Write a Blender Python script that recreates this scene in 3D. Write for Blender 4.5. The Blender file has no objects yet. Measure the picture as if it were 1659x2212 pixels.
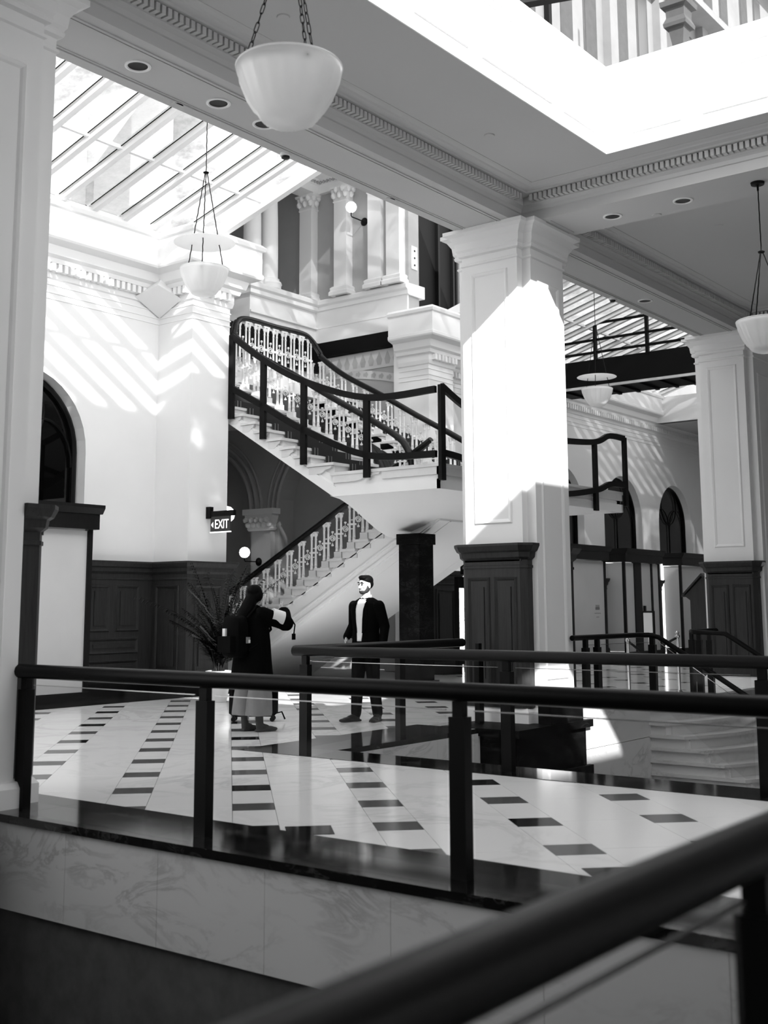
import bpy, bmesh, math, random
from math import pi, sin, cos, radians, sqrt, atan2, hypot
from mathutils import Vector, Matrix
random.seed(7)
S = bpy.context.scene
COL = S.collection
# ---------------------------------------------------------------- camera, light, exposure
cam_d = bpy.data.cameras.new('camera'); cam = bpy.data.objects.new('camera', cam_d); COL.objects.link(cam)
YAW, PIT, ROL = radians(52.4289), radians(8.6403), radians(-0.2621)
fw = Vector((sin(YAW)*cos(PIT), cos(YAW)*cos(PIT), sin(PIT)))
rt = Vector((cos(YAW), -sin(YAW), 0)); up = rt.cross(fw)
r2 = rt*cos(ROL)+up*sin(ROL); u2 = -rt*sin(ROL)+up*cos(ROL)
cam.matrix_world = Matrix(((r2.x, u2.x, -fw.x, 0), (r2.y, u2.y, -fw.y, 0), (r2.z, u2.z, -fw.z, 1.4), (0, 0, 0, 1)))
cam_d.sensor_fit = 'VERTICAL'; cam_d.sensor_height = 36; cam_d.sensor_width = 27
cam_d.lens = 2543.45*36/2212
cam_d.shift_y = -(1106-924.7)/2212
cam_d.clip_start = .05; cam_d.clip_end = 500
cam_d.dof.use_dof = True; cam_d.dof.focus_distance = 15.0; cam_d.dof.aperture_fstop = 2.8
S.camera = cam
W = bpy.data.worlds.new('sky'); S.world = W; W.use_nodes = True
W.node_tree.nodes['Background'].inputs[0].default_value = (.93, .93, .93, 1)
W.node_tree.nodes['Background'].inputs[1].default_value = 2.0
sun_d = bpy.data.lights.new('sun', 'SUN'); sun = bpy.data.objects.new('sun', sun_d); COL.objects.link(sun)
sun_d.energy = 9.0; sun_d.angle = radians(.6); sun.location = (-10, -14, 20)
sun.rotation_euler = Vector((.96, 1.285, -1)).to_track_quat('-Z', 'Y').to_euler()
S.view_settings.view_transform = 'Standard'; S.view_settings.look = 'None'
S.view_settings.exposure = 0.5; S.view_settings.gamma = 1.0; S.view_settings.use_curve_mapping = False
try:
    c = S.cycles; c.max_bounces = 7; c.diffuse_bounces = 4; c.adaptive_threshold = .03; c.glossy_bounces = 3; c.transmission_bounces = 6
    c.transparent_max_bounces = 24; c.caustics_reflective = False; c.caustics_refractive = False
    c.sample_clamp_indirect = 6.0
except Exception: pass

# ---------------------------------------------------------------- materials (all procedural, neutral greys: the photograph is black and white)
MATS = {}
def nodes(name):
    m = bpy.data.materials.new(name); m.use_nodes = True; nt = m.node_tree; b = nt.nodes['Principled BSDF']
    MATS[name] = m; return m, nt, b
def pos(nt, scale=(1, 1, 1), rot=(0, 0, 0)):
    g = nt.nodes.new('ShaderNodeNewGeometry'); mp = nt.nodes.new('ShaderNodeMapping')
    mp.inputs['Scale'].default_value = scale; mp.inputs['Rotation'].default_value = rot
    nt.links.new(g.outputs['Position'], mp.inputs['Vector']); return mp.outputs[0]
def noise(nt, vec, sc, det=3, rough=.5, dist=0):
    n = nt.nodes.new('ShaderNodeTexNoise'); n.inputs['Scale'].default_value = sc; n.inputs['Detail'].default_value = det
    n.inputs['Roughness'].default_value = rough; n.inputs['Distortion'].default_value = dist
    nt.links.new(vec, n.inputs['Vector']); return n.outputs['Fac']
def ramp(nt, fac, stops):
    r = nt.nodes.new('ShaderNodeValToRGB'); e = r.color_ramp.elements
    while len(e) < len(stops): e.new(.5)
    for i, (p, v) in enumerate(stops): e[i].position = p; e[i].color = (v, v, v, 1)
    nt.links.new(fac, r.inputs[0]); return r.outputs[0]
def bump(nt, b, h, st, d=.01):
    n = nt.nodes.new('ShaderNodeBump'); n.inputs['Strength'].default_value = st; n.inputs['Distance'].default_value = d
    nt.links.new(h, n.inputs['Height']); nt.links.new(n.outputs[0], b.inputs['Normal'])
def mat(name, v, rough=.6, spec=.5, metal=0, var=0, vs=3.0, bmp=0, em=0):
    m, nt, b = nodes(name)
    b.inputs['Base Color'].default_value = (v, v, v, 1); b.inputs['Roughness'].default_value = rough
    b.inputs['Specular IOR Level'].default_value = spec; b.inputs['Metallic'].default_value = metal
    if var or bmp:
        f = noise(nt, pos(nt), vs, 4, .6)
        if var: nt.links.new(ramp(nt, f, [(.3, v*(1-var)), (.7, v*(1+var))]), b.inputs['Base Color'])
        if bmp: bump(nt, b, noise(nt, pos(nt), vs*25, 2), bmp, .002)
    if em:
        b.inputs['Emission Color'].default_value = (1, 1, 1, 1); b.inputs['Emission Strength'].default_value = em
    return m
def marble(name, v, vein, rough, sc=1.0, spec=.5):
    m, nt, b = nodes(name)
    vec = pos(nt, (1.0*sc, 1.0*sc, 2.2*sc), (.4, .5, .7))
    f1 = noise(nt, vec, 1.6, 8, .62, 1.4)
    d = nt.nodes.new('ShaderNodeMath'); d.operation = 'SUBTRACT'; d.inputs[1].default_value = .5; nt.links.new(f1, d.inputs[0])
    a = nt.nodes.new('ShaderNodeMath'); a.operation = 'ABSOLUTE'; nt.links.new(d.outputs[0], a.inputs[0])
    rv = ramp(nt, a.outputs[0], [(0, vein), (.05, v*.93+vein*.07), (.25, v)])
    mask = ramp(nt, noise(nt, vec, .9, 3), [(.42, 0), (.62, 1)])
    mx = nt.nodes.new('ShaderNodeMix'); mx.data_type = 'RGBA'
    nt.links.new(mask, mx.inputs['Factor']); mx.inputs['A'].default_value = (v, v, v, 1); nt.links.new(rv, mx.inputs['B'])
    nt.links.new(mx.outputs['Result'], b.inputs['Base Color']); b.inputs['Roughness'].default_value = rough; b.inputs['Specular IOR Level'].default_value = spec
    return m
def wood(name, v, rough=.45):
    m, nt, b = nodes(name)
    f = noise(nt, pos(nt, (14, 14, .9)), 2.2, 6, .65, .6)
    nt.links.new(ramp(nt, f, [(.25, v*.55), (.5, v), (.75, v*1.35)]), b.inputs['Base Color'])
    b.inputs['Roughness'].default_value = rough; b.inputs['Specular IOR Level'].default_value = .2
    bump(nt, b, f, .12, .003); return m
def glass(name, tint, refl=.06, haze=0.0, hv=.8):
    m = bpy.data.materials.new(name); m.use_nodes = True; nt = m.node_tree; nt.nodes.clear(); MATS[name] = m
    o = nt.nodes.new('ShaderNodeOutputMaterial'); t = nt.nodes.new('ShaderNodeBsdfTransparent'); g = nt.nodes.new('ShaderNodeBsdfGlossy')
    t.inputs[0].default_value = (tint, tint, tint, 1); g.inputs['Roughness'].default_value = .02
    fr = nt.nodes.new('ShaderNodeLayerWeight'); fr.inputs[0].default_value = .5
    pw = nt.nodes.new('ShaderNodeMath'); pw.operation = 'POWER'; pw.inputs[1].default_value = 4; nt.links.new(fr.outputs['Facing'], pw.inputs[0])
    mu = nt.nodes.new('ShaderNodeMath'); mu.operation = 'MULTIPLY_ADD'; mu.inputs[1].default_value = .25; mu.inputs[2].default_value = refl; nt.links.new(pw.outputs[0], mu.inputs[0])
    mu.use_clamp = True
    m1 = nt.nodes.new('ShaderNodeMixShader'); nt.links.new(mu.outputs[0], m1.inputs[0]); nt.links.new(t.outputs[0], m1.inputs[1]); nt.links.new(g.outputs[0], m1.inputs[2])
    out = m1.outputs[0]
    if haze:
        d = nt.nodes.new('ShaderNodeBsdfTranslucent'); d.inputs[0].default_value = (hv, hv, hv, 1)
        m2 = nt.nodes.new('ShaderNodeMixShader')
        f = ramp(nt, noise(nt, pos(nt), 1.1, 5, .7), [(.3, haze*.4), (.75, haze*1.8)])
        nt.links.new(f, m2.inputs[0]); nt.links.new(out, m2.inputs[1]); nt.links.new(d.outputs[0], m2.inputs[2]); out = m2.outputs[0]
    nt.links.new(out, o.inputs[0]); return m
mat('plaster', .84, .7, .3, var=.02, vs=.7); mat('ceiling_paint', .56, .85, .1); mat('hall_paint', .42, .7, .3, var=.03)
mat('tread_stone', .7, .35, .5, var=.05, vs=4); mat('trim_white', .86, .45, .4)
marble('marble_white', .92, .74, .12, .6); marble('marble_fascia', .66, .42, .4, .9); marble('marble_stair', .66, .4, .4, 1.2)
marble('granite_black', .003, .02, .5, 3.0, .05); marble('granite_top', .006, .05, .08, 2.5, .45)
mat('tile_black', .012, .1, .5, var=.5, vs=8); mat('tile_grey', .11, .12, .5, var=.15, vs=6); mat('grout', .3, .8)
wood('oak_wainscot', .03); wood('oak_dark', .007); wood('handrail_wood', .012, .25)
mat('black_metal', .004, .45, .12); mat('rail_metal', .005, .4, .09); mat('black_gloss', .006, .12, .5)
glass('rail_glass', .97, .004); glass('roof_glass', .9, .03, .52, .8); glass('frosted_glass', .5, .03, 1.4, .9); glass('roof_glass_dull', .24, .03, .75, .4); glass('window_dark', .05, .05)  # dull copy of the roof glass, tinted so less light comes in
mat('panel_paper', .6, .5, .3, var=.04, vs=.8); mat('ink', .2, .7)
mat('brass_steel', .55, .2, .5, .9); mat('carpet', .035, .95, .1, bmp=.8)
mat('lamp_off_globe', .9, .3, em=3.0); mat('lightbox', .9, .4, em=4.0)
mat('exit_face', .03, .3); mat('exit_letter', .9, .4, em=1.2)
mat('stone_outer', .17, .8, .2, var=.12, vs=.6); mat('stone_dark', .06, .8, .2, var=.1); mat('window_outer', .05, .3)  # darker grey shared by facade windows, downpipe, lantern and tower glazing
mat('steel_dark', .005, .6, .1); mat('shell_dark', .12, .8, .1); mat('can_dark', .02, .4, .5, .5)
mat('cloth_black', .0025, .9, .03); mat('cloth_shirt', .72, .8, .1); mat('cloth_skirt', .2, .9, .1, var=.08, vs=8)
mat('skin', .42, .5, .4); mat('hair', .003, .6, .05); mat('leather', .006, .4, .3); mat('suede', .025, .8); mat('bag_black', .002, .8, .05)
mat('leaf', .008, .6, .15); mat('pot', .62, .45, .4); mat('soil', .02, .9); mat('beard', .03, .7, .2); mat('eye', .02, .2)
def lampglass():
    m, nt, b = nodes('opal_glass'); o = nt.nodes['Material Output']
    b.inputs['Base Color'].default_value = (.88, .88, .88, 1); b.inputs['Roughness'].default_value = .18
    t = nt.nodes.new('ShaderNodeBsdfTranslucent'); t.inputs[0].default_value = (.9, .9, .9, 1)
    m1 = nt.nodes.new('ShaderNodeMixShader'); m1.inputs[0].default_value = .55
    nt.links.new(b.outputs[0], m1.inputs[1]); nt.links.new(t.outputs[0], m1.inputs[2]); nt.links.new(m1.outputs[0], o.inputs[0])
lampglass()

# ---------------------------------------------------------------- mesh helpers
class MB:
    def __init__(s): s.v = []; s.f = []
    def add(s, vs, fs):
        n = len(s.v); s.v += [tuple(p) for p in vs]; s.f += [tuple(i+n for i in f) for f in fs]; return s
    def box(s, x0, y0, z0, x1, y1, z1):
        x0, x1 = min(x0, x1), max(x0, x1); y0, y1 = min(y0, y1), max(y0, y1); z0, z1 = min(z0, z1), max(z0, z1)
        return s.add([(x0, y0, z0), (x1, y0, z0), (x1, y1, z0), (x0, y1, z0), (x0, y0, z1), (x1, y0, z1), (x1, y1, z1), (x0, y1, z1)],
                     [(0, 3, 2, 1), (4, 5, 6, 7), (0, 1, 5, 4), (1, 2, 6, 5), (2, 3, 7, 6), (3, 0, 4, 7)])
    def prism(s, poly, ax, a0, a1):
        A = sum(poly[i][0]*poly[(i+1) % len(poly)][1]-poly[(i+1) % len(poly)][0]*poly[i][1] for i in range(len(poly)))
        P = {'x': lambda p, a: (a, p[0], p[1]), 'y': lambda p, a: (p[0], a, p[1]), 'z': lambda p, a: (p[0], p[1], a)}[ax]
        if A < 0: poly = poly[::-1]
        if ax == 'y': poly = poly[::-1]
        n = len(poly); vs = [P(p, a0) for p in poly]+[P(p, a1) for p in poly]
        fs = [tuple(range(n))[::-1], tuple(range(n, 2*n))]+[(i, (i+1) % n, n+(i+1) % n, n+i) for i in range(n)]
        return s.add(vs, fs)
    def obb(s, c, ux, uy, uz, a, b, h):   # oriented box centred c
        c = Vector(c); vs = []
        for k in (-1, 1):
            for (i, j) in ((-1, -1), (1, -1), (1, 1), (-1, 1)): vs.append(c+ux*(a*i/2)+uy*(b*j/2)+uz*(h*k/2))
        return s.add(vs, [(0, 3, 2, 1), (4, 5, 6, 7), (0, 1, 5, 4), (1, 2, 6, 5), (2, 3, 7, 6), (3, 0, 4, 7)])
    def bar(s, p, q, w, h, upv=(0, 0, 1)):
        p, q = Vector(p), Vector(q); d = (q-p); L = d.length; d.normalize(); u = Vector(upv)
        sd = d.cross(u)
        if sd.length < 1e-5: sd = d.cross(Vector((1, 0, 0)))
        sd.normalize(); u = sd.cross(d)
        return s.obb((p+q)/2, sd, d, u, w, L, h)
    def rings(s, R, closed_ring=True, cap=True, loop=False):
        n = len(R[0]); m = len(R); base = len(s.v); vs = [p for r in R for p in r]; fs = []
        for k in range(m if loop else m-1):
            for i in range(n if closed_ring else n-1):
                a = k*n+i; b = k*n+(i+1) % n; c = ((k+1) % m)*n+(i+1) % n; d = ((k+1) % m)*n+i
                fs.append((a, b, c, d))
        if cap and not loop and closed_ring: fs += [tuple(range(n))[::-1], tuple(range((m-1)*n, m*n))]
        return s.add(vs, fs)
    def lathe(s, prof, c=(0, 0, 0), n=24, cap=True):
        R = [[(c[0]+r*cos(2*pi*i/n), c[1]+r*sin(2*pi*i/n), c[2]+z) for i in range(n)] for r, z in prof]
        return s.rings(R, True, cap)
    def tube(s, pts, r, n=8, loop=False):
        pts = [Vector(p) for p in pts]; R = []; m = len(pts); prev = None
        for k, p in enumerate(pts):
            a = pts[(k-1) % m] if (loop or k > 0) else p; b = pts[(k+1) % m] if (loop or k < m-1) else p
            t = (b-a).normalized()
            if prev is None:
                e = t.cross(Vector((0, 0, 1)));
                if e.length < 1e-3: e = t.cross(Vector((1, 0, 0)))
            else: e = prev-t*prev.dot(t)
            e.normalize(); prev = e; g = t.cross(e); rr = r[k] if isinstance(r, (list, tuple)) else r
            R.append([p+e*(rr*cos(2*pi*i/n))+g*(rr*sin(2*pi*i/n)) for i in range(n)])
        return s.rings(R, True, True, loop)
    def sweep(s, prof, path, closed=False, side=1):
        """prof: (offset, z) closed polygon; path: (x, y) points; offset goes to the right of travel * side"""
        m = len(path); R = []
        for k in range(m):
            p = Vector(path[k]).to_2d() if False else Vector((path[k][0], path[k][1]))
            a = Vector(path[(k-1) % m][:2]) if (closed or k > 0) else None; b = Vector(path[(k+1) % m][:2]) if (closed or k < m-1) else None
            ns = []
            for q0, q1 in ((a, p), (p, b)):
                if q0 is None or q1 is None: continue
                d = (q1-q0).normalized(); ns.append(Vector((d.y, -d.x))*side)
            nn = ns[0] if len(ns) == 1 else (ns[0]+ns[1])/(1+ns[0].dot(ns[1]))
            R.append([(p.x+nn.x*(o if o > 0 else o-.01), p.y+nn.y*(o if o > 0 else o-.01), z) for o, z in prof])
        return s.rings(R, True, True, closed)
    def o(s, name, m, parent=None, smooth=0, fix=True, **props):
        me = bpy.data.meshes.new(name); me.from_pydata(s.v, [], s.f); me.update()
        if fix:
            bm = bmesh.new(); bm.from_mesh(me); bmesh.ops.recalc_face_normals(bm, faces=bm.faces); bm.to_mesh(me); bm.free()
        if smooth:
            me.polygons.foreach_set('use_smooth', [True]*len(me.polygons))
            try: me.set_sharp_from_angle(angle=radians(smooth))
            except Exception: pass
        return link(name, me, m, parent, **props)
def link(name, me, m, parent=None, **props):
    o = bpy.data.objects.new(name, me); COL.objects.link(o)
    if m and not me.materials: me.materials.append(MATS[m])
    if parent is not None: o.parent = parent
    for k, v in props.items(): o[k] = v
    return o
def thing(name, label, cat, group=None, loc=(0, 0, 0), rz=0):
    o = bpy.data.objects.new(name, None); COL.objects.link(o); o.location = loc; o.rotation_euler = (0, 0, rz); o.empty_display_size = .2
    o['label'] = label; o['category'] = cat
    if group: o['group'] = group
    return o
def tag(o, label, cat, group=None):
    o['label'] = label; o['category'] = cat
    if group: o['group'] = group
    return o
def inst(src, name, parent, loc, rz=0, sc=None):
    o = src.copy(); COL.objects.link(o); o.name = name; o.parent = parent; o.location = loc; o.rotation_euler = (0, 0, rz)
    if sc: o.scale = sc
    return o
def copy_tree(o, parent=None):
    c = o.copy(); COL.objects.link(c); c.parent = parent
    for ch in list(o.children): copy_tree(ch, c)
    return c
def frame(mb, P, w, d):
    """raised moulding along a closed 3D rectangle P (4 corners, outward normal by d vector), width w to the inside"""
    P = [Vector(p) for p in P]; c = sum(P, Vector())/4; d = Vector(d); e = (P[1]-P[0]).normalized(); g = (P[3]-P[0]).normalized()
    sg = [(1, 1), (-1, 1), (-1, -1), (1, -1)]
    R = []
    for p, (a, b) in zip(P, sg):
        i = e*a+g*b; R.append([p, p+i*(w*.3)+d, p+i*(w*.7)+d*.6, p+i*w])
    return mb.rings(R, True, False, True)
def arch_wall(mb, F, u0, u1, z0, z1, arches, depth, n=20):
    """F(u, z, d) maps to space; arches: (centre, half width, springing z) reaching down to z0"""
    def q(a, b, c, d): mb.add([a, b, c, d], [(0, 1, 2, 3)])
    cur = u0
    for c, r, zs in sorted(arches):
        q(F(cur, z0, 0), F(c-r, z0, 0), F(c-r, z1, 0), F(cur, z1, 0)); cur = c+r
        pts = [(c-r, z0)]+[(c-r*cos(pi*i/n), zs+r*sin(pi*i/n)) for i in range(n+1)]+[(c+r, z0)]
        for i in range(1, n+1):
            a, b = pts[i], pts[i+1]
            q(F(a[0], a[1], 0), F(b[0], b[1], 0), F(b[0], z1, 0), F(a[0], z1, 0))
        for a, b in zip(pts[:-1], pts[1:]): q(F(a[0], a[1], 0), F(b[0], b[1], 0), F(b[0], b[1], depth), F(a[0], a[1], depth))
    q(F(cur, z0, 0), F(u1, z0, 0), F(u1, z1, 0), F(cur, z1, 0))
    return mb
# ================================================================ SETTING
ST = dict(kind='structure')
R2 = sqrt(2)
# ---------------------------------------------------------------- floor
fb = MB()
for r in ((5.3, -8, 8.95, 8.6), (-8, 8.2, 12.35, 23.5), (12.35, 7.5, 15.3, 23.5), (15.3, 7.5, 18.6, 23.5), (18.6, 7.5, 40, 23.5), (-8, -8, 5.3, .75)):
    fb.box(r[0], r[1], -.45, r[2], r[3], -.014)
floor = fb.o('floor', 'grout', **ST)
REG = [(5.6, -1.5, 8.8, 8.5), (5.0, 8.5, 37.0, 14.15), (13.9, 7.5, 15.35, 8.5), (18.5, 7.6, 37, 8.5), (15.35, 7.7, 18.5, 8.5)]
def clip(poly, r):
    for k, lim, sg in ((0, r[0], 1), (0, r[2], -1), (1, r[1], 1), (1, r[3], -1)):
        out = []
        for i in range(len(poly)):
            p, q = poly[i], poly[(i+1) % len(poly)]; a = (p[k]-lim)*sg; b = (q[k]-lim)*sg
            if a >= 0: out.append(p)
            if a*b < 0: t = a/(a-b); out.append((p[0]+t*(q[0]-p[0]), p[1]+t*(q[1]-p[1])))
        poly = out
        if len(poly) < 3: return []
    return poly
far_w, far_g, far_b = MB(), MB(), MB(); cache = {}; cnt = {'w': 0, 'g': 0}
for i in range(-16, 26):
    for n in range(-10, 36):
        a0 = 8.88+.895*n; b0 = .04+.91*i
        dk = (i % 2 == 0) and (n % 2 == 1)
        for kind, (aa, ab, ba, bb) in (('g', (a0-.3, a0, b0, b0+.3)), ('w', (a0, a0+.595, b0, b0+.3)), ('w', (a0-.15, a0+.745, b0+.3, b0+.91))):
            e = .0018; P = [((a+b)/R2, (a-b)/R2) for a, b in ((aa+e, ba+e), (ab-e, ba+e), (ab-e, bb-e), (aa+e, bb-e))]
            cx = sum(p[0] for p in P)/4; cy = sum(p[1] for p in P)/4
            for r in REG:
                Q = clip(P, r)
                if not Q: continue
                near = (cx < 11.5 and cy < 10.2 and cy > .5) and not (cx > 9 and cy < 7.4)
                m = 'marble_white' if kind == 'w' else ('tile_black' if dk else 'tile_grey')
                if near and cnt[kind] < 295:
                    cnt[kind] += 1
                    L = [(p[0]-cx, p[1]-cy) for p in Q]
                    key = (round(ab-aa, 3), round(bb-ba, 3), m) if len(Q) == 4 and abs(Q[0][0]-P[0][0]) < 1e-6 and abs(Q[2][0]-P[2][0]) < 1e-6 else None
                    if key in cache: o = link('floor_tile' if kind == 'g' else 'marble_slab', cache[key], None, floor)
                    else:
                        o = MB().prism(L, 'z', -.014, 0).o('floor_tile' if kind == 'g' else 'marble_slab', m, floor)
                        if key: cache[key] = o.data
                    o.location = (cx, cy, 0)
                else:
                    (far_w if kind == 'w' else far_b if dk else far_g).prism(Q, 'z', -.014, 0)
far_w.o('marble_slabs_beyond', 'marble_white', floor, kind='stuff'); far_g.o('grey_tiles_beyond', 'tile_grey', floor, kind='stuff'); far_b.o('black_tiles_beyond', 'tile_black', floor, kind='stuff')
# black granite borders and copings, in lengths
def border(x0, y0, x1, y1, along, step=1.3, z0=-.05, z1=.004, m='granite_top'):
    a, b = (x0, x1) if along == 'x' else (y0, y1); n = max(1, round((b-a)/step)); d = (b-a)/n
    for k in range(n):
        p, q = a+k*d+.001, a+(k+1)*d-.001
        mb = MB().box(p, y0, z0, q, y1, z1) if along == 'x' else MB().box(x0, p, z0, x1, q, z1)
        mb.o('border_slab', m, floor)
border(5.05, .3, 5.75, 8.5, 'y'); border(8.66, -2, 9.2, 8.55, 'y'); border(9.2, 7.68, 11.74, 8.55, 'x')
border(-2, 7.45, 5.05, 8.4, 'x', 1.6); border(2, 14.1, 14.6, 15.45, 'x', 1.6); border(20.65, 14.1, 37.4, 15.45, 'x', 2.0)
border(13.5, 7.17, 15.3, 7.5, 'x', .6, .16, .25); border(13.95, 7.5, 14.6, 8.6, 'y'); border(-6, .3, 5.05, .95, 'x', 1.6)
for cx, cy in ((5.86, 5.12), (5.9, 3.0)):   # corner tiles tied to the border
    MB().prism([(cx-.21, cy), (cx, cy-.21), (cx+.21, cy), (cx, cy+.21)], 'z', -.012, .003).o('border_slab', 'granite_top', floor)
# void walls
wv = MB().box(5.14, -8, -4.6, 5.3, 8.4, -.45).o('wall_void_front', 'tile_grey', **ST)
ys = [.3, 1.18, 2.07, 2.98, 3.88, 4.77, 5.66, 6.55, 7.45]
for a, b in zip(ys[:-1], ys[1:]): MB().box(5.08, a+.0015, -.62, 5.14, b-.0015, -.05).o('marble_panel', 'marble_fascia', wv)
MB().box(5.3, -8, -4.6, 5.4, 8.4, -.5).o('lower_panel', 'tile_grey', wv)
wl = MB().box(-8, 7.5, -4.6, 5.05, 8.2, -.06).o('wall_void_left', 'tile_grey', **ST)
wf = MB().box(9.2, 7.74, -4.6, 11.8, 8.2, -.45).o('wall_void_far', 'plaster', **ST)
for k in range(3): MB().box(9.2+k*.86, 7.68, -1.3, 9.2+(k+1)*.86-.002, 7.74, -.05).o('marble_panel', 'marble_fascia', wf)
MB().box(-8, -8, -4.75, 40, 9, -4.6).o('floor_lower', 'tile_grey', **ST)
# pedestal of polished black marble under the middle pier
pd = MB().box(11.8, 7.2, -4.6, 13.45, 8.15, -.06).o('trim_1', 'granite_black', **ST)
MB().box(11.74, 7.13, -.08, 13.52, 8.2, .008).o('pedestal_cap', 'granite_black', pd); MB().box(11.74, 7.14, -.66, 13.52, 7.2, -.54).o('pedestal_band', 'granite_black', pd)
MB().box(12.5, 7.15, .008, 13.3, 7.32, .25).o('pedestal_block', 'granite_black', pd)
wr = MB().box(13.45, 7.24, -4.6, 15.36, 7.5, .16).o('wall_void_right', 'marble_stair', **ST)
MB().box(13.45, 7.2, -.36, 15.3, 7.24, .16).o('marble_panel', 'marble_stair', wr); MB().box(13.45, 7.2, -1.6, 15.3, 7.24, -.367).o('marble_panel', 'marble_stair', wr)
# stone stair going down
sd = thing('stone_stair', 'pale stone stair with bowed treads going down behind the rear railing', 'stair')
for k in range(13):
    zk = -.165*k; yk = 7.26-.27*k
    def nose(x, e=0): t = (x-15.28)/3.3; return yk-e-.85*4*t*(1-t)*.5
    xs = [15.26+3.34*i/14 for i in range(15)]
    poly = [(x, nose(x, .03)) for x in xs]+[(18.6, 7.5), (15.26, 7.5)]
    MB().prism(poly, 'z', zk-.045, zk-.002).o('tread', 'marble_stair', sd)
    poly = [(x, nose(x)) for x in [15.3+3.3*i/14 for i in range(15)]]+[(18.6, 7.5), (15.3, 7.5)]
    MB().prism(poly, 'z', zk-.21, zk-.045).o('riser', 'marble_stair', sd)
MB().prism([(7.5, -4.5)]+[p for k in range(13) for p in ((7.2-.27*k, -.165*k-.21), (7.2-.27*(k+1), -.165*k-.21))]+[(3.7, -4.5)], 'x', 15.36, 15.45).o('side_wall', 'marble_stair', sd)

# ---------------------------------------------------------------- walls with arches (the long wall at the back)
AR = [(10.9, 1.25, 3.93), (7.2, 1.25, 3.93), (3.5, 1.25, 3.93)]
ARR = [(24.3, 1.22, 3.96), (28.0, 1.22, 3.96), (31.65, 1.22, 3.96), (35.3, 1.22, 3.96)]
F = lambda u, z, d: (u, 15.5+d, z)
wb = arch_wall(MB(), F, -2, 13.65, 0, 8, AR, .35); wb.box(-2, 15.85, 4.9, 13.65, 15.9, 8)
wb = wb.o('wall_back', 'plaster', fix=False, **ST)
wc = arch_wall(MB(), F, 21.5, 37.5, 0, 8, ARR, .35).o('wall_back', 'plaster', fix=False, **ST)
MB().box(37.5, 2, 0, 37.8, 15.9, 8).o('wall_right', 'plaster', **ST)
pil = MB().box(13.65, 14.65, 0, 14.55, 16.3, 7.6); pil.o('wall_pilaster', 'plaster', wb)
MB().box(20.65, 14.65, 0, 21.6, 15.6, 7.6).o('wall_pilaster', 'plaster', wc)
PL = [(-2, 15.5), (13.65, 15.5), (13.65, 14.65), (14.55, 14.65), (14.55, 15.45)]
PR = [(20.65, 15.45), (20.65, 14.65), (21.6, 14.65), (21.6, 15.5), (37.5, 15.5), (37.5, 8.4)]
corn = [(0, 6.66), (.03, 6.68), (.05, 6.76), (.05, 6.9), (.12, 6.91), (.14, 6.98), (.2, 7.02), (.24, 7.16), (.4, 7.21), (.42, 7.24), (.42, 7.3), (.4, 7.31), (.4, 7.72), (.44, 7.74), (.46, 7.8), (.4, 7.86), (0, 7.9)]
for w_, P_, xs in ((wb, PL, (4, 13.5)), (wc, PR, (22.1, 37.2))):
    MB().sweep(corn, P_).o('cornice', 'trim_white', w_)
    for z in (6.56, 6.43, 6.33): MB().sweep([(0, z), (.014, z+.004), (.014, z+.022), (0, z+.026)], P_).o('string_course', 'trim_white', w_)
d0 = MB().box(-.035, -.1, 6.77, .035, 0, 6.895).o('dentil', 'trim_white', wb); d0.location = (13.3, 15.45, 0)
for k in range(1, 60):
    x = 13.3-k*.118
    if x > 6: inst(d0, 'dentil', wb, (x, 15.45, 0))
for k in range(6): inst(d0, 'dentil', wb, (13.75+k*.13, 14.6, 0))
for k in range(6): inst(d0, 'dentil', wb, (13.6, 14.72+k*.12, 0), -pi/2)
for k in range(7): inst(d0, 'dentil', wc, (20.75+k*.13, 14.6, 0))
fd = MB()
for k in range(118): x = 22+k*.13; fd.box(x-.035, 15.35, 6.77, x+.035, 15.45, 6.895)
fd.o('dentil_row', 'trim_white', wc, kind='stuff')
# wainscot
def wains(w_, P_, name='wainscot'):
    MB().sweep([(0, .0), (.043, .0), (.043, 2.0), (0, 2.0)], P_).o(name, 'oak_wainscot', w_)
    MB().sweep([(.04, 1.86), (.06, 1.87), (.06, 1.89), (.05, 1.9), (.05, 1.96), (.09, 2.0), (.1, 2.06), (.13, 2.08), (.16, 2.14), (.16, 2.17), (0, 2.17), (0, 1.86)], P_).o('wainscot_cap', 'oak_wainscot', w_)
    MB().sweep([(.05, 0), (.085, 0), (.085, .2), (.07, .24), (.05, .25)], P_).o('baseboard', 'oak_dark', w_)
wains(wb, [(12.15, 15.5)]+PL[1:]); wains(wc, PR[:4]+[(22.95, 15.5)]); wains(wc, [(29.3, 15.5), (30.35, 15.5)]); wains(wc, [(32.95, 15.5), (34.0, 15.5)])
def wpanel(w_, p, u, w, z0, z1, nrm):
    p = Vector(p); u = Vector(u); mb = MB()
    frame(mb, [p+Vector((0, 0, z0)), p+u*w+Vector((0, 0, z0)), p+u*w+Vector((0, 0, z1)), p+Vector((0, 0, z1))], .05, Vector(nrm)*.022); mb.o('panel_moulding', 'oak_wainscot', w_)
    c = [p+u*.1+Vector((0, 0, z0+.1)), p+u*(w-.1)+Vector((0, 0, z0+.1)), p+u*(w-.1)+Vector((0, 0, z1-.1)), p+u*.1+Vector((0, 0, z1-.1))]
    n = Vector(nrm)*.012; MB().add([q+n for q in c]+c, [(0, 1, 2, 3), (0, 4, 5, 1), (1, 5, 6, 2), (2, 6, 7, 3), (3, 7, 4, 0)]).o('panel', 'oak_wainscot', w_)
yN = 15.456
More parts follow.
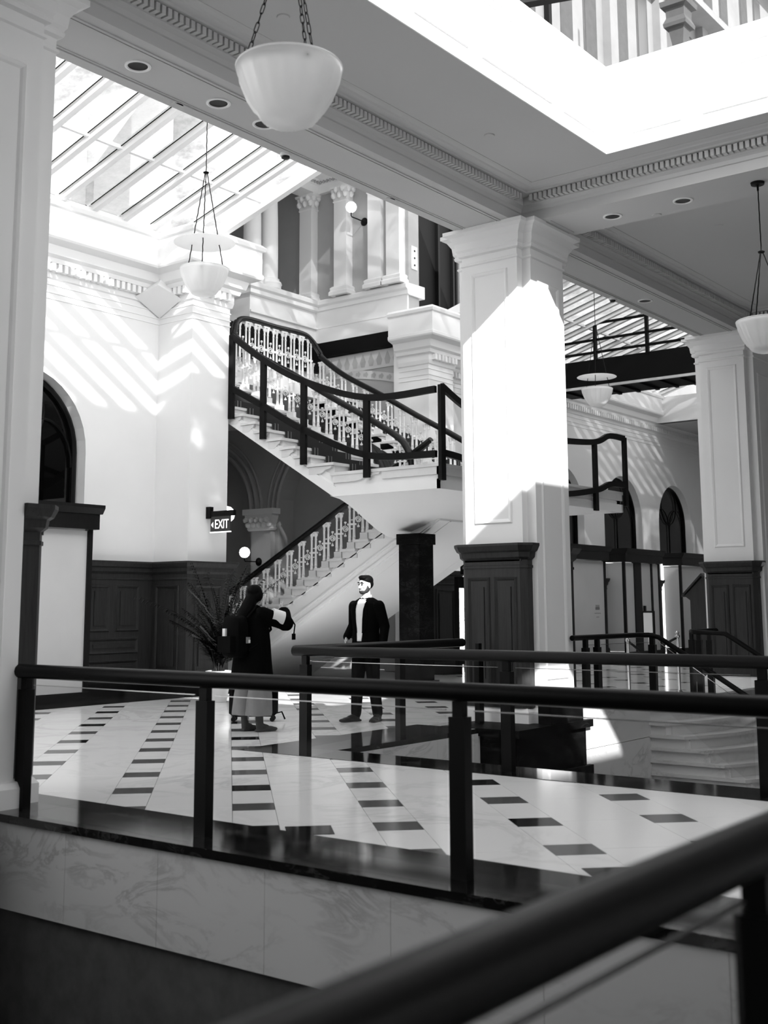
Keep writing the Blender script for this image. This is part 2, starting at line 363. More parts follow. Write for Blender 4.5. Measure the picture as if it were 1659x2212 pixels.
wpanel(wb, (12.28, yN, 0), (1, 0, 0), .42, 1.02, 1.78, (0, -1, 0)); wpanel(wb, (12.82, yN, 0), (1, 0, 0), .5, 1.02, 1.78, (0, -1, 0))
wpanel(wb, (12.28, yN, 0), (1, 0, 0), 1.04, .66, .92, (0, -1, 0)); wpanel(wb, (12.28, yN, 0), (1, 0, 0), 1.04, .32, .56, (0, -1, 0))
wpanel(wb, (13.599, 15.36, 0), (0, -1, 0), .58, .34, 1.78, (-1, 0, 0)); wpanel(wb, (13.78, 14.599, 0), (1, 0, 0), .62, .34, 1.78, (0, -1, 0))
wpanel(wc, (20.78, 14.599, 0), (1, 0, 0), .68, .34, 1.78, (0, -1, 0))
# corner uplighter box with pointed underside
A, B, Cc, E = (13.62, 15.4, 7.2), (13.05, 15.46, 6.72), (13.62, 14.9, 6.7), (13.64, 15.48, 6.45); D = (13.16, 15.0, 6.88)
tag(MB().add([A, B, D, Cc, E], [(0, 1, 2), (0, 2, 3), (1, 4, 2), (2, 4, 3), (0, 4, 1), (0, 3, 4)]).o('corner_bracket', 'plaster'), 'white pyramid-shaped bracket hung in the inner corner below the cornice', 'bracket')

# ---------------------------------------------------------------- arched windows and shop doors in the wall
def arch_window(n, cx, r, zs, y, w_):
    o = thing_s('window_%d' % n)
    MB().box(cx-r, y+.04, 2.9, cx+r, y+.05, zs).prism([(cx-r*cos(pi*i/16), zs+r*sin(pi*i/16)) for i in range(17)], 'y', y+.04, y+.05).o('pane', 'window_dark', o)
    MB().tube([(cx-r+.05, y, 2.9), (cx-r+.05, y, zs)]+[(cx-(r-.05)*cos(pi*i/20), y, zs+(r-.05)*sin(pi*i/20)) for i in range(21)]+[(cx+r-.05, y, 2.9)], .05, 6).o('frame', 'black_metal', o, 40)
    k = r*.46; zc = zs+r-k-.08
    MB().tube([(cx+k*cos(2*pi*i/24), y, zc+k*1.05*sin(2*pi*i/24)) for i in range(24)], .022, 6, True).o('tracery_ring', 'black_metal', o, 40)
    for s_ in (-1, 1):
        MB().tube([(cx, y, 2.9), (cx, y, zs-.25)]+[(cx+s_*(r*.46-r*.46*cos(pi*i/12)), y, zs-.25+r*.6*sin(pi*i/12)) for i in range(13)], .022, 6).o('tracery_arc', 'black_metal', o, 40)
    return o
def thing_s(name):
    o = bpy.data.objects.new(name, None); COL.objects.link(o); o['kind'] = 'structure'; o.empty_display_size = .2; return o
for n, (c_, r_, z_) in enumerate(sorted(AR+ARR)): arch_window(n+3, c_, r_-.02, z_, 15.72, None)
for n, (c_, x0, x1) in enumerate(((10.8, 9.7, 11.9), (7.15, 6.0, 8.3), (24.3, 23.15, 25.45), (28.0, 27.0, 29.3), (31.6, 30.43, 32.75), (35.4, 34.27, 36.55))):
    d = thing_s('door_%d' % (n+1)); yf = 14.93
    MB().box(x0-.06, yf-.08, 2.62, x1+.06, 15.5, 2.95).prism([(yf-.16, 2.95), (yf-.1, 2.86), (15.5, 2.86), (15.5, 3.0), (yf-.16, 3.0)], 'x', x0-.1, x1+.1).o('door_head', 'oak_dark', d)
    MB().box(x0, yf, 0, x0+.07, yf+.08, 2.62).o('door_post', 'oak_dark', d); MB().box(x1-.09, yf, 0, x1, yf+.08, 2.62).o('door_post', 'oak_dark', d)
    MB().box(x0, yf+.08, .15, x0+.02, 15.5, 2.6).o('side_panel', 'panel_paper', d)
    MB().box(x0, yf-.02, 0, x1, 15.5, .13).o('door_sill', 'oak_dark', d)
    if n == 4:
        MB().box(31.05, yf, .1, 31.5, yf+.08, 2.62).o('door_leaf', 'oak_dark', d)
        for a, b in ((30.53, 31.05), (31.5, 32.15), (32.25, 32.66)): MB().box(a, yf+.03, .13, b, yf+.05, 2.6).o('panel', 'panel_paper', d)
        MB().box(31.56, yf-.03, .95, 31.68, yf, 1.4).o('door_handle', 'black_metal', d); MB().box(32.15, yf, .1, 32.25, yf+.08, 2.62).o('door_post', 'oak_dark', d)
    else:
        MB().box(x0+.07, yf+.03, .13, x1-.09, yf+.05, 2.6).o('panel', 'panel_paper', d)
        if n in (3, 5):
            xm = x1-.62; mk = MB().box(xm, yf+.027, 1.3, xm+.24, yf+.03, 1.37)
            for q in range(5): mk.box(xm+.02+q*.045, yf+.027, 1.37, xm+.04+q*.045, yf+.03, 1.43)
            mk.box(xm-.05, yf+.027, 1.2, xm+.3, yf+.03, 1.215).box(xm+.04, yf+.027, 1.1, xm+.2, yf+.03, 1.115); mk.o('printed_mark', 'ink', d)
# ---------------------------------------------------------------- stair hall behind
HX = 21.1
Fv = lambda u, z, d: (HX+d, u, z)
wh = arch_wall(MB(), lambda u, z, d: Fv(-u, z, d), -23.5, -15.6, 0, 6.6, [(-22.0, 1.6, 3.75), (-17.85, 1.6, 3.75)], .5)
wh.box(HX+.5, 15.6, 0, HX+.55, 23.5, 6.6); wh.box(HX, 15.5, 6.6, HX+.4, 23.5, 12.6)
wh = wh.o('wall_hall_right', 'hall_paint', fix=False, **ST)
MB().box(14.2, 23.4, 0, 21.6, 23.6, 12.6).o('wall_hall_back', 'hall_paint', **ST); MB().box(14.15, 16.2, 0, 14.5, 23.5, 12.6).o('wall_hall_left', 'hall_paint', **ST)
for yc, r in ((17.85, 1.6), (22.0, 1.6)):
    for rr, dd in ((r+.03, .06), (r+.2, .05), (r+.36, .04)):
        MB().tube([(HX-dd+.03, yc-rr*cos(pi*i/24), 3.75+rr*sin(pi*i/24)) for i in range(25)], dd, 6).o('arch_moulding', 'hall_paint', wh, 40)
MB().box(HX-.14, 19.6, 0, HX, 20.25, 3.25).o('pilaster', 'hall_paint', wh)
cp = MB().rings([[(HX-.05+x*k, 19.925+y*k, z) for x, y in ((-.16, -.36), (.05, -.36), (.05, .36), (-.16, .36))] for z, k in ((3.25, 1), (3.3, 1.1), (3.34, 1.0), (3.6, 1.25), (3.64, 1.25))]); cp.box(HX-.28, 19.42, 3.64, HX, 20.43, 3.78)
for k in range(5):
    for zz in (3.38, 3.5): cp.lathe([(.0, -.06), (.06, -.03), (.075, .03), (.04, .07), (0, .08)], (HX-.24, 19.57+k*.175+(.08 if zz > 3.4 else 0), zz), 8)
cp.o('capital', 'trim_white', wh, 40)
MB().box(14.5, 16.84, 5.85, HX, 23.4, 6.1).o('floor_gallery', 'plaster', **ST)
hw = MB().box(18.75, 18.25, 6.6, HX, 23.4, 8.6); hw.box(14.5, 18.3, 7.65, 16.7, 23.4, 8.6).o('wall_hall_upper', 'plaster', **ST)
hp = bpy.data.objects['wall_hall_upper']
MB().box(HX-.06, 15.5, 7.65, HX, 18.3, 8.6).o('parapet', 'plaster', hp)
MB().box(HX-.14, 15.5, 7.3, HX, 18.25, 7.66).o('steel_fascia', 'steel_dark', hp); MB().box(14.5, 18.1, 6.95, HX, 18.3, 7.66).o('steel_fascia', 'steel_dark', hp)
MB().box(HX-.03, 15.5, 6.86, HX, 18.25, 7.28).o('frieze', 'panel_paper', hp)
for k in range(11):   # raised palmettes of the frieze
    y = 15.62+k*.24; m_ = MB()
    m_.prism([(y-.05, 6.93), (y+.05, 6.93), (y+.085, 7.05), (y+.03, 7.18), (y, 7.24), (y-.03, 7.18), (y-.085, 7.05)], 'x', HX-.034, HX-.03).o('frieze_ornament', 'hall_paint', hp)
ba = MB()
R = []
for i in range(25):
    t = i/24; yy = 14.9+(18.4-14.9)*t; zz = 6.18+.6*(1-(1-t)**2.0)
    R.append([(HX-.025, yy, zz), (HX-.025, yy, zz+.2), (HX, yy, zz+.2), (HX, yy, zz)])
R = [r for r in R if r[0][1] > 15.5]
MB().rings(R).o('arch_band', 'panel_paper', hp)
for i in range(12):
    t = .2+i*.065; yy = 14.9+3.5*t; zz = 6.28+.6*(1-(1-t)**2.0)
    MB().add([(HX-.032, yy+.075*cos(q*pi/5), zz+.075*sin(q*pi/5)*(1 if q % 2 else .5)) for q in range(10)], [tuple(range(10))]).o('band_rosette', 'hall_paint', hp)
LP = [(18.72, 23), (18.72, 18.2), (21.05, 18.2), (21.05, 15.45)]
MB().sweep([(0, 8.45), (.05, 8.47), (.06, 8.56), (.12, 8.6), (.14, 8.68), (.1, 8.72), (-.6, 8.74), (-.6, 8.45)], LP, side=1).o('ledge', 'trim_white', hp)
MB().sweep([(0, 8.02), (.02, 8.03), (.02, 8.07), (0, 8.08)], LP[1:]).o('string_course', 'trim_white', hp)
ent = MB().sweep([(-.4, 11.42), (.06, 11.42), (.08, 11.6), (.12, 11.62), (.16, 11.75), (.3, 11.8), (.3, 11.95), (-.4, 11.95)], LP).o('entablature', 'trim_white', hp)
en = MB()
for k in range(26): en.lathe([(0, -.05), (.05, 0), (0, .05)], (20.9, 18.0-k*.1, 11.66), 6)
for k in range(22): en.lathe([(0, -.05), (.05, 0), (0, .05)], (18.75+k*.1, 18.05, 11.66), 6)
en.o('egg_moulding', 'hall_paint', hp, kind='stuff')
MB().box(14.2, 15.6, 12.4, 21.6, 23.6, 12.7).o('ceiling_hall', 'plaster', **ST)
MB().box(14.2, 15.5, 11.9, 21.75, 15.72, 12.6).o('wall_sun_block', 'plaster', **ST)  # unseen strip added to stop sun slipping in above the hall
def corinth(mb, c, h, sq):   # leafy bell capital
    x, y, z = c
    if sq: mb.rings([[(x+a*k, y+b*k, z+q) for a, b in ((-.12, -.2), (.12, -.2), (.12, .2), (-.12, .2))] for q, k in ((0, 1.02), (.03, 1.12), (.05, 1), (h*.8, 1.12), (h*.86, 1.45), (h, 1.5))])
    else: mb.lathe([(.19, 0), (.21, .03), (.18, .05), (.2, h*.6), (.3, h*.86), (.33, h*.88), (.33, h), (0, h)], c, 16)
    for row, n in ((.1, 8), (.24, 8)):
        for k in range(n):
            a = 2*pi*(k+(.5 if row > .2 else 0))/n; r = .2 if not sq else .22
            ex = max(-.15, min(.15, r*cos(a))) if sq else r*cos(a); ey = max(-.24, min(.24, r*1.1*sin(a))) if sq else r*sin(a)
            mb.lathe([(0, -.06), (.05, -.03), (.065, .04), (.03, .09), (0, .08)], (x+ex*1.05, y+ey*1.05, z+row+.04), 6)
    return mb
for k, yy in enumerate((18.45, 17.35, 16.32, 15.78)):
    q = thing('pilaster', ['flat pilaster with leafy capital in the inner corner above the dark steel band', 'flat pilaster with leafy capital just left of the upper globe lamp', 'flat pilaster right of the upper globe lamp, first of the close pair', 'flat pilaster at the outer end of the upper gallery wall'][k], 'pilaster', 'pilasters of the upper gallery')
    MB().box(20.86, yy-.19, 8.74, HX, yy+.19, 11.04).o('shaft', 'plaster', q)
    MB().sweep([(0, 8.72), (.09, 8.72), (.09, 8.8), (.06, 8.84), (.07, 8.9), (.03, 8.94), (0, 8.95)], [(HX, yy-.19), (20.86, yy-.19), (20.86, yy+.19), (HX, yy+.19)], side=-1).o('base', 'trim_white', q)
    corinth(MB(), (20.98, yy, 11.02), .4, True).o('capital', 'trim_white', q, 50)
for k, (xx, yy) in enumerate(((18.98, 18.42), (19.55, 18.42), (18.98, 19.5))):
    q = thing('round_column', ['smooth white round column at the outer corner of the upper gallery', 'smooth white round column second from the upper gallery corner', 'white round column set back behind the corner one of the upper gallery'][k], 'column', 'round columns of the upper gallery')
    MB().lathe([(.29, 8.74), (.29, 8.82), (.31, 8.86), (.29, 8.91), (.24, 8.93), (.25, 8.98), (.21, 9.0), (.21, 9.6), (.2, 10.4), (.185, 11.02)], (xx, yy, 0), 24).o('shaft', 'plaster', q, 40)
    corinth(MB(), (xx, yy, 11.02), .4, False).o('capital', 'trim_white', q, 50)

# ---------------------------------------------------------------- ceiling, beams, roof light
cb = MB()
OX0, OX1, OY0, OY1, ZC = 5.65, 12.03, 1.25, 5.95, 6.63
PY0, PY1, QX = -3.2, -.3, 7.6
for r in ((5.42, OY1, 12.68, 7.51), (5.42, PY1, 12.68, OY0), (5.42, -8, 12.68, PY0), (5.42, OY0, OX0, OY1), (OX1, OY0, 12.68, OY1), (5.42, PY0, OX0, PY1), (QX, PY0, 12.68, PY1), (13.52, -8, 37.5, 7.51), (-8, -8, 4.58, 7.51)):
    cb.box(r[0], r[1], ZC, r[2], r[3], 7.1)
cb.box(33.9, 8.35, 7.0, 37.5, 15.5, 7.1)
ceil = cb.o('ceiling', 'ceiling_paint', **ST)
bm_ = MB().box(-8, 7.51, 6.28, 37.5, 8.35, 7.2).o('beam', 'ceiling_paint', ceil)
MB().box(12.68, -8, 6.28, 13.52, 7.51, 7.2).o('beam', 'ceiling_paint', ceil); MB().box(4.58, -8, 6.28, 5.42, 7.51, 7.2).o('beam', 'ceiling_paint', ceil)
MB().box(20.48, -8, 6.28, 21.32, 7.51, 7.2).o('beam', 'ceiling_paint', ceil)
bc = [(0, 6.4), (.02, 6.41), (.04, 6.45), (.07, 6.465), (.1, 6.475), (.1, 6.575), (.22, 6.58), (.23, 6.6), (.31, 6.603), (.33, 6.615), (.38, 6.618), (.41, 6.625), (.41, 6.64), (0, 6.64)]
PA = [(5.42, -3), (5.42, 7.51), (12.68, 7.51), (12.68, -3)]
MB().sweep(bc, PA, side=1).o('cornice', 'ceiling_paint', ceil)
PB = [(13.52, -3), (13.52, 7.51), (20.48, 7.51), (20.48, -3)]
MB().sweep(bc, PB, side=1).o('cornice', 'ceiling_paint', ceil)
d1 = MB().box(-.022, -.19, 6.49, .022, -.1, 6.57).o('dentil', 'ceiling_paint', ceil); d1.location = (5.8, 7.51, 0)
for k in range(1, 97): inst(d1, 'dentil', ceil, (5.8+k*.0685, 7.51, 0))
for k in range(100): inst(d1, 'dentil', ceil, (12.68, 7.25-k*.0685, 0), -pi/2)
fd = MB()
for k in range(96): x = 13.9+k*.0685; fd.box(x-.022, 7.32, 6.49, x+.022, 7.41, 6.57)
for k in range(100): y = 7.25-k*.0685; fd.box(20.29, y-.022, 6.49, 20.38, y+.022, 6.57)
fd.o('dentil_row', 'ceiling_paint', ceil, kind='stuff')
sl = MB()   # soffit mouldings: raised lines parallel to the beam edges
for x0, x1, y0, y1 in ((5.65, 12.45, 7.63, 8.23), (13.75, 20.25, 7.63, 8.23)):
    for a, b, c_, d_ in ((x0, y0, x1, y0+.025), (x0, y1-.025, x1, y1), (x0, y0, x0+.025, y1), (x1-.025, y0, x1, y1)): sl.box(a, b, 6.268, c_, d_, 6.282)
    for e in (.05,):
        for a, b, c_, d_ in ((x0+e, y0+e, x1-e, y0+e+.012), (x0+e, y1-e-.012, x1-e, y1-e)): sl.box(a, b, 6.272, c_, d_, 6.282)
for a, b, c_, d_ in ((12.8, 7.2, 13.4, 7.225), (12.8, 7.13, 13.4, 7.142)): sl.box(a, b, 6.268, c_, d_, 6.282)
sl.o('soffit_moulding', 'ceiling_paint', ceil)
cu = MB()
for r in ((OX0-.3, OY1-.006, OX1+.3, OY1+.3), (OX0-.3, OY0-.3, OX1+.3, OY0+.006), (OX0-.3, OY0, OX0+.006, OY1), (OX1-.006, OY0, OX1+.3, OY1), (OX0-.3, PY1-.006, QX+.3, PY1+.3), (OX0-.3, PY0-.3, QX+.3, PY0+.006), (OX0-.3, PY0, OX0+.006, PY1), (QX-.006, PY0, QX+.3, PY1)): cu.box(r[0], r[1], 6.635, r[2], r[3], 7.62)
curb = cu.o('trim_2', 'trim_white', **ST)
CP = [(OX0, OY0), (OX0, OY1), (OX1, OY1), (OX1, OY0)]
MB().sweep([(0, 7.42), (.03, 7.44), (.03, 7.48), (.06, 7.5), (.1, 7.58), (.1, 7.64), (.06, 7.68), (-.35, 7.7), (-.35, 7.42)], CP, True, 1).o('curb_moulding', 'trim_white', curb)
for a, b in ((11.0, 11.75), (9.35, 10.75), (8.2, 9.1), (6.6, 7.9)):
    frame(m_ := MB(), [(a, OY1-.008, 6.8), (b, OY1-.008, 6.8), (b, OY1-.008, 7.3), (a, OY1-.008, 7.3)], .03, (0, -.015, 0)); m_.o('panel_moulding', 'trim_white', curb)
for a, b in ((5.0, 5.6), (3.95, 4.75), (3.0, 3.7)):
    frame(m_ := MB(), [(OX1-.008, b, 6.8), (OX1-.008, a, 6.8), (OX1-.008, a, 7.3), (OX1-.008, b, 7.3)], .03, (-.015, 0, 0)); m_.o('panel_moulding', 'trim_white', curb)
# enclosing shell behind the camera, darkened to cut fill; openings added for daylight
MB().box(-8.3, -8.3, -4.6, -8, 16, 8).o('wall_left', 'shell_dark', **ST); wn = MB().box(-8, -8.3, -4.6, 38, -8, .6).box(-8, -8.3, 4.2, 38, -8, 8)
for k in range(8): wn.box(-8+k*2.9, -8.3, .6, -7.4+k*2.9, -8, 4.2)
wn.box(13.0, -8.3, .6, 38, -8, 4.2).o('wall_near', 'shell_dark', **ST); MB().box(37.5, -8, -4.6, 37.8, 2, 8).o('wall_right', 'shell_dark', **ST)

# ---------------------------------------------------------------- piers
HL, HW = .545, .42
def pier(cx, cy, label, low=0):
    HE = .63
    t = thing('pier', label, 'column', 'panelled square piers carrying the beams', (cx, cy, 0))
    P = [(-HL, -HW), (-HW, -HW), (-HW, -HL), (HW, -HL), (HW, -HW), (HE, -HW), (HE, HW), (HW, HW), (HW, HL), (-HW, HL), (-HW, HW), (-HL, HW)]
    P = P[::-1]   # so that the right of travel is outside... corrected below
    MB().prism(P, 'z', low, 6.28).o('shaft', 'plaster', t)
    Q = P[::-1]
    MB().sweep([(0, 5.8), (.02, 5.82), (.02, 5.84), (0, 5.86), (0, 5.93), (.04, 5.95), (.05, 5.98), (.04, 6.0), (.06, 6.03), (.07, 6.12), (.12, 6.2), (.18, 6.23), (.18, 6.279), (0, 6.279)], Q, True, 1).o('capital', 'ceiling_paint' if False else 'plaster', t)
    MB().sweep([(0, 0), (.06, 0), (.06, .14), (.03, .18), (0, .19)], Q, True, 1).o('plinth', 'trim_white', t)
    for s_ in (-1, 1):   # panels
        x = s_*((HE if s_ > 0 else HL)+.001); a = .28
        frame(m_ := MB(), [(x, s_*a, 2.42), (x, -s_*a, 2.42), (x, -s_*a, 5.7), (x, s_*a, 5.7)], .06, (s_*.02, 0, 0)); m_.o('panel_moulding', 'plaster', t)
        y = s_*(HL+.001)
        frame(m_ := MB(), [(-s_*-a, y, .5), (-s_*a, y, .5), (-s_*a, y, 5.55), (s_*a, y, 5.55)], .06, (0, s_*.02, 0)); m_.o('panel_moulding', 'plaster', t)
        # oak cladding of the two arms along the beam
        X0, X1 = HW-.0, (HE if s_ > 0 else HL)+.06
        poly = [(s_*X0, -HW-.05), (s_*(X1-.07), -HW-.05), (s_*X1, -HW+.02), (s_*X1, HW-.02), (s_*(X1-.07), HW+.05), (s_*X0, HW+.05)]
        wn_ = MB().prism(poly, 'z', .19, 2.0).o('wainscot', 'oak_wainscot', t)
        pth = poly if s_ > 0 else poly[::-1]
        MB().sweep([(-.03, 1.86), (.012, 1.87), (.012, 1.9), (0, 1.91), (.0, 1.96), (.04, 2.0), (.05, 2.06), (.08, 2.08), (.11, 2.14), (.11, 2.17), (-.1, 2.17)], pth, False, 1).o('wainscot_cap', 'oak_wainscot', t)
        MB().prism([(s_*(X0), -HW), (s_*X1, -HW), (s_*X1, HW), (s_*X0, HW)], 'z', 1.95, 2.16).o('wainscot_top', 'oak_wainscot', t)
        for y0 in (-.36, .03):
            xx = s_*(X1+.001); m_ = MB(); a, b = (y0, y0+.33) if s_ > 0 else (y0+.33, y0)
            frame(m_, [(xx, a, .4), (xx, b, .4), (xx, b, 1.76), (xx, a, 1.76)], .045, (s_*.02, 0, 0)); m_.o('panel_moulding', 'oak_wainscot', wn_)
            a, b = y0+.09, y0+.24; MB().box(xx, a, .52, xx+s_*.012, b, 1.64).o('panel', 'oak_wainscot', wn_)
    return t
pier(4.83, 7.93, 'white panelled pier at the left edge beside the near railing', -.3)
pier(13.1, 7.93, 'sunlit white panelled pier with oak base in the middle of the hall')
pier(20.9, 7.93, 'shaded white panelled pier with dark oak base at the right edge')
# ---------------------------------------------------------------- lean-to glass roofs
def leanto(n, x0, x1, x_first, gm='roof_glass'):
    t = thing_s('window_%d' % n); zt = lambda y: 7.9+.29*(15.15-y); yt = 8.9
    xs = []; x = x_first
    while x > x0: x -= .635
    x += .635
    while x < x1: xs.append(x); x += .635
    for x in xs:
        b = MB().bar((x, 15.15, zt(15.15)), (x, yt, zt(yt)), .1, .1); b.bar((x, 15.2, zt(15.2)+.06), (x, yt, zt(yt)+.06), .17, .04); b.o('glazing_bar', 'trim_white', t)
        MB().bar((x-.083, 15.1, zt(15.1)+.035), (x-.083, yt, zt(yt)+.035), .012, .012).o('gasket', 'black_metal', t)
    ed = [x0]+xs+[x1]
    for a, b in zip(ed[:-1], ed[1:]):
        for ya, yb in ((15.18, 13.66), (13.62, 11.4), (11.36, 8.9)):
            MB().add([(a+.03, ya, zt(ya)+.06), (b-.03, ya, zt(ya)+.06), (b-.03, yb, zt(yb)+.06), (a+.03, yb, zt(yb)+.06)], [(0, 1, 2, 3)]).o('pane', gm, t)
    for y in (13.64, 11.38): MB().bar((x0, y, zt(y)+.03), (x1, y, zt(y)+.03), .06, .06).o('purlin', 'trim_white', t)
    MB().bar((x0, yt, zt(yt)), (x1, yt, zt(yt)), .15, .25).o('ridge', 'trim_white', t)
    for x in (x0, x1): MB().bar((x, 15.15, zt(15.15)), (x, yt, zt(yt)), .12, .2).o('verge', 'trim_white', t)
    MB().bar((x0, 15.2, 7.86), (x1, 15.2, 7.86), .16, .1).o('sill', 'trim_white', t)
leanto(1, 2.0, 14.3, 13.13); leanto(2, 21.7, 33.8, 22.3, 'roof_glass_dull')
for x0_, x1_ in ((2, 14.3), (21.7, 33.8)):  # unseen wall with panes, added to block and soften the sun
    cw = MB().box(x0_, 8.34, 7.0, x1_, 8.86, 7.35).box(x0_, 8.7, 9.6, x1_, 8.86, 9.8).o('wall_sun_screen', 'plaster', **ST); n_ = int((x1_-x0_)/1.9); q_ = (x1_-x0_)/n_
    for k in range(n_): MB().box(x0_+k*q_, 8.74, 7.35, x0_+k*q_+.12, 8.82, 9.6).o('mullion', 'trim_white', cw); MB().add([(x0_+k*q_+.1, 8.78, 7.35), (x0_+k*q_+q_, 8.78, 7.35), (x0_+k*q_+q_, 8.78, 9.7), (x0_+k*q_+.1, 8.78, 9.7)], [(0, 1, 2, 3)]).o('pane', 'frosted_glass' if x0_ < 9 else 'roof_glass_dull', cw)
wz = thing_s('window_11')  # unseen roof; its dull end and side panes are added to cut light
for k in range(8):
    x = 14.3+k*.925; MB().bar((x, 8.8, 9.85), (x, 15.6, 11.95), .1, .1).o('glazing_bar', 'trim_white', wz)
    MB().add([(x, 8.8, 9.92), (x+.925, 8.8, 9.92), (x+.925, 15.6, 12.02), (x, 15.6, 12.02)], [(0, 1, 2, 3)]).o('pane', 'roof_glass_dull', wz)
MB().add([(14.3, 8.8, 7.3), (21.7, 8.8, 7.3), (21.7, 8.8, 9.9), (14.3, 8.8, 9.9)], [(0, 1, 2, 3)]).o('end_screen', 'roof_glass_dull', wz)
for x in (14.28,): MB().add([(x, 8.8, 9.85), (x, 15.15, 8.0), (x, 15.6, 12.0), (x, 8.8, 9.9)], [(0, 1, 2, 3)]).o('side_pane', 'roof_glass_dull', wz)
MB().box(33.8, 8.4, 7.0, 34.05, 15.5, 7.8).o('trim_3', 'plaster', **ST)
# ================================================================ GRAND STAIRCASE
CXS = 17.72; ZL = 3.57
def nose(j): return {0: 11.5, 1: 12.3}.get(j, 12.82+.309*(j-2))
stair = thing('grand_staircase', 'white imperial staircase with two upper flights and a broad landing', 'staircase')
def brk(y0, y1, z):   # scrolled bracket of a tread end, in the (y, z) plane
    L = y1-y0
    return [(y0+.03, z-.05), (y1, z-.05), (y1, z-.17), (y0+L*.55, z-.17), (y0+L*.42, z-.15), (y0+L*.32, z-.11), (y0+L*.2, z-.1), (y0+L*.12, z-.085), (y0+.05, z-.085)]
for mir in (0, 1):
    X = (lambda x: 2*CXS-x) if mir else (lambda x: x)
    for j in range(1, 16):
        z = ZL+.17*j; y0, y1 = nose(j), nose(j+1)
        m_ = MB().box(X(14.59), y0-.03, z-.045, X(16.47), y1+.03, z)
        m_.o('tread', 'tread_stone', stair)
        m_ = MB().box(X(14.66), y0, z-.17, X(16.45), y1+.03, z-.045); m_.o('riser', 'tread_stone', stair)
        MB().prism(brk(y0, y1, z), 'x', X(14.615), X(14.67)).o('tread_bracket', 'tread_stone', stair)
    low = lambda y: 3.19+(y-12.32)*.60
    poly = [(10.24, 3.2), (12.3, 3.2), (16.84, low(16.84)), (16.84, 6.1), (nose(14), ZL+.17*13-.1), (12.82, ZL+.2), (12.3, ZL-.05), (10.24, ZL-.05)]
    MB().prism(poly, 'x', X(14.65), X(14.8)).o('stringer', 'plaster', stair)
    MB().prism([(12.3, 3.18), (16.84, low(16.84)), (16.84, low(16.84)+.2), (12.3, 3.4)], 'x', X(14.64), X(16.45)).o('soffit', 'plaster', stair)
    MB().prism([(12.3, 3.18), (16.84, low(16.84)-.02), (16.84, low(16.84)+.14), (12.25, 3.33), (10.2, 3.33), (10.2, 3.18)], 'x', X(14.62), X(14.66)).o('stringer_moulding', 'plaster', stair)
    # runner carpet with border lines
    pts = [(11.6, ZL+.012)]
    for j in range(1, 15): pts += [(nose(j)-.042, ZL+.17*(j-1)+.012), (nose(j)-.042, ZL+.17*j+.012)]
    pts += [(17.2, ZL+.17*14+.012)]
    for xa, xb, mm in ((15.0, 16.05, 'carpet'), (15.06, 15.08, 'ink'), (15.14, 15.155, 'ink'), (15.9, 15.915, 'ink'), (15.97, 15.99, 'ink')):
        e = .004 if mm == 'ink' else 0
        MB().rings([[(X(xa), y-e, z+e), (X(xb), y-e, z+e)] for y, z in pts], False, False).o('carpet_runner' if mm == 'carpet' else 'carpet_border', mm, stair)
# landing
MB().box(14.6, 10.18, ZL-.05, 2*CXS-14.6, 11.55, ZL).box(14.6, 11.5, ZL-.05, 16.5, 12.35, ZL).box(2*CXS-16.5, 11.5, ZL-.05, 2*CXS-14.6, 12.35, ZL).o('landing_top', 'tread_stone', stair)
gs = []
for i in range(25):
    x = 14.66+(2*CXS-2*14.66)*i/24; a = min(1, min(x-14.66, 2*CXS-14.66-x)/1.75); s_ = a*a*(3-2*a)
    gs.append([(x, 10.24+2.16*k/10, 3.2-.62*s_*(k/10)**1.3) for k in range(11)])
MB().rings(gs, False, False).o('landing_soffit', 'plaster', stair, 60)
MB().box(14.66, 10.24, 3.21, 2*CXS-14.66, 11.6, ZL-.05).box(14.66, 11.5, 3.21, 16.5, 12.35, ZL-.05).box(2*CXS-16.5, 11.5, 3.21, 2*CXS-14.66, 12.35, ZL-.05).o('landing_slab', 'plaster', stair)
MB().prism(brk(11.3, 12.3, ZL), 'x', 14.615, 14.67).o('tread_bracket', 'tread_stone', stair); MB().box(14.62, 10.2, ZL-.17, 14.66, 11.3, ZL-.05).box(14.62, 10.2, ZL-.17, 20.8, 10.24, ZL-.05).o('landing_band', 'tread_stone', stair)
MB().box(14.62, 10.2, 3.18, 20.8, 10.24, 3.33).o('stringer_moulding', 'plaster', stair)
# lower flight
RL, GL = .1623, .303
ln = lambda k: 15.15-(k-10)*GL
lb = lambda y: .726+(15.305-y)*.56
for k in range(1, 22):
    MB().box(16.42, ln(k+1)-.03, RL*k-.045, 19.02, ln(k)+.03, RL*k).o('tread', 'tread_stone', stair)
    MB().box(16.47, ln(k+1)-.03, RL*(k-1), 18.97, ln(k), RL*k-.045).o('riser', 'tread_stone', stair)
MB().prism([(17.85, 0), (lb and 16.55, 0), (11.5, lb(11.5)), (11.5, 3.25), (ln(21), RL*21-.22), (ln(1), .0)], 'x', 16.5, 18.94).o('flight_body', 'plaster', stair)
for off, w_ in ((.03, .06), (.2, .03), (.5, .025)): MB().prism([(16.4, lb(16.4)+off), (11.5, lb(11.5)+off), (11.5, lb(11.5)+off+w_), (16.4, lb(16.4)+off+w_)], 'x', 16.47, 16.5).o('stringer_moulding', 'plaster', stair)
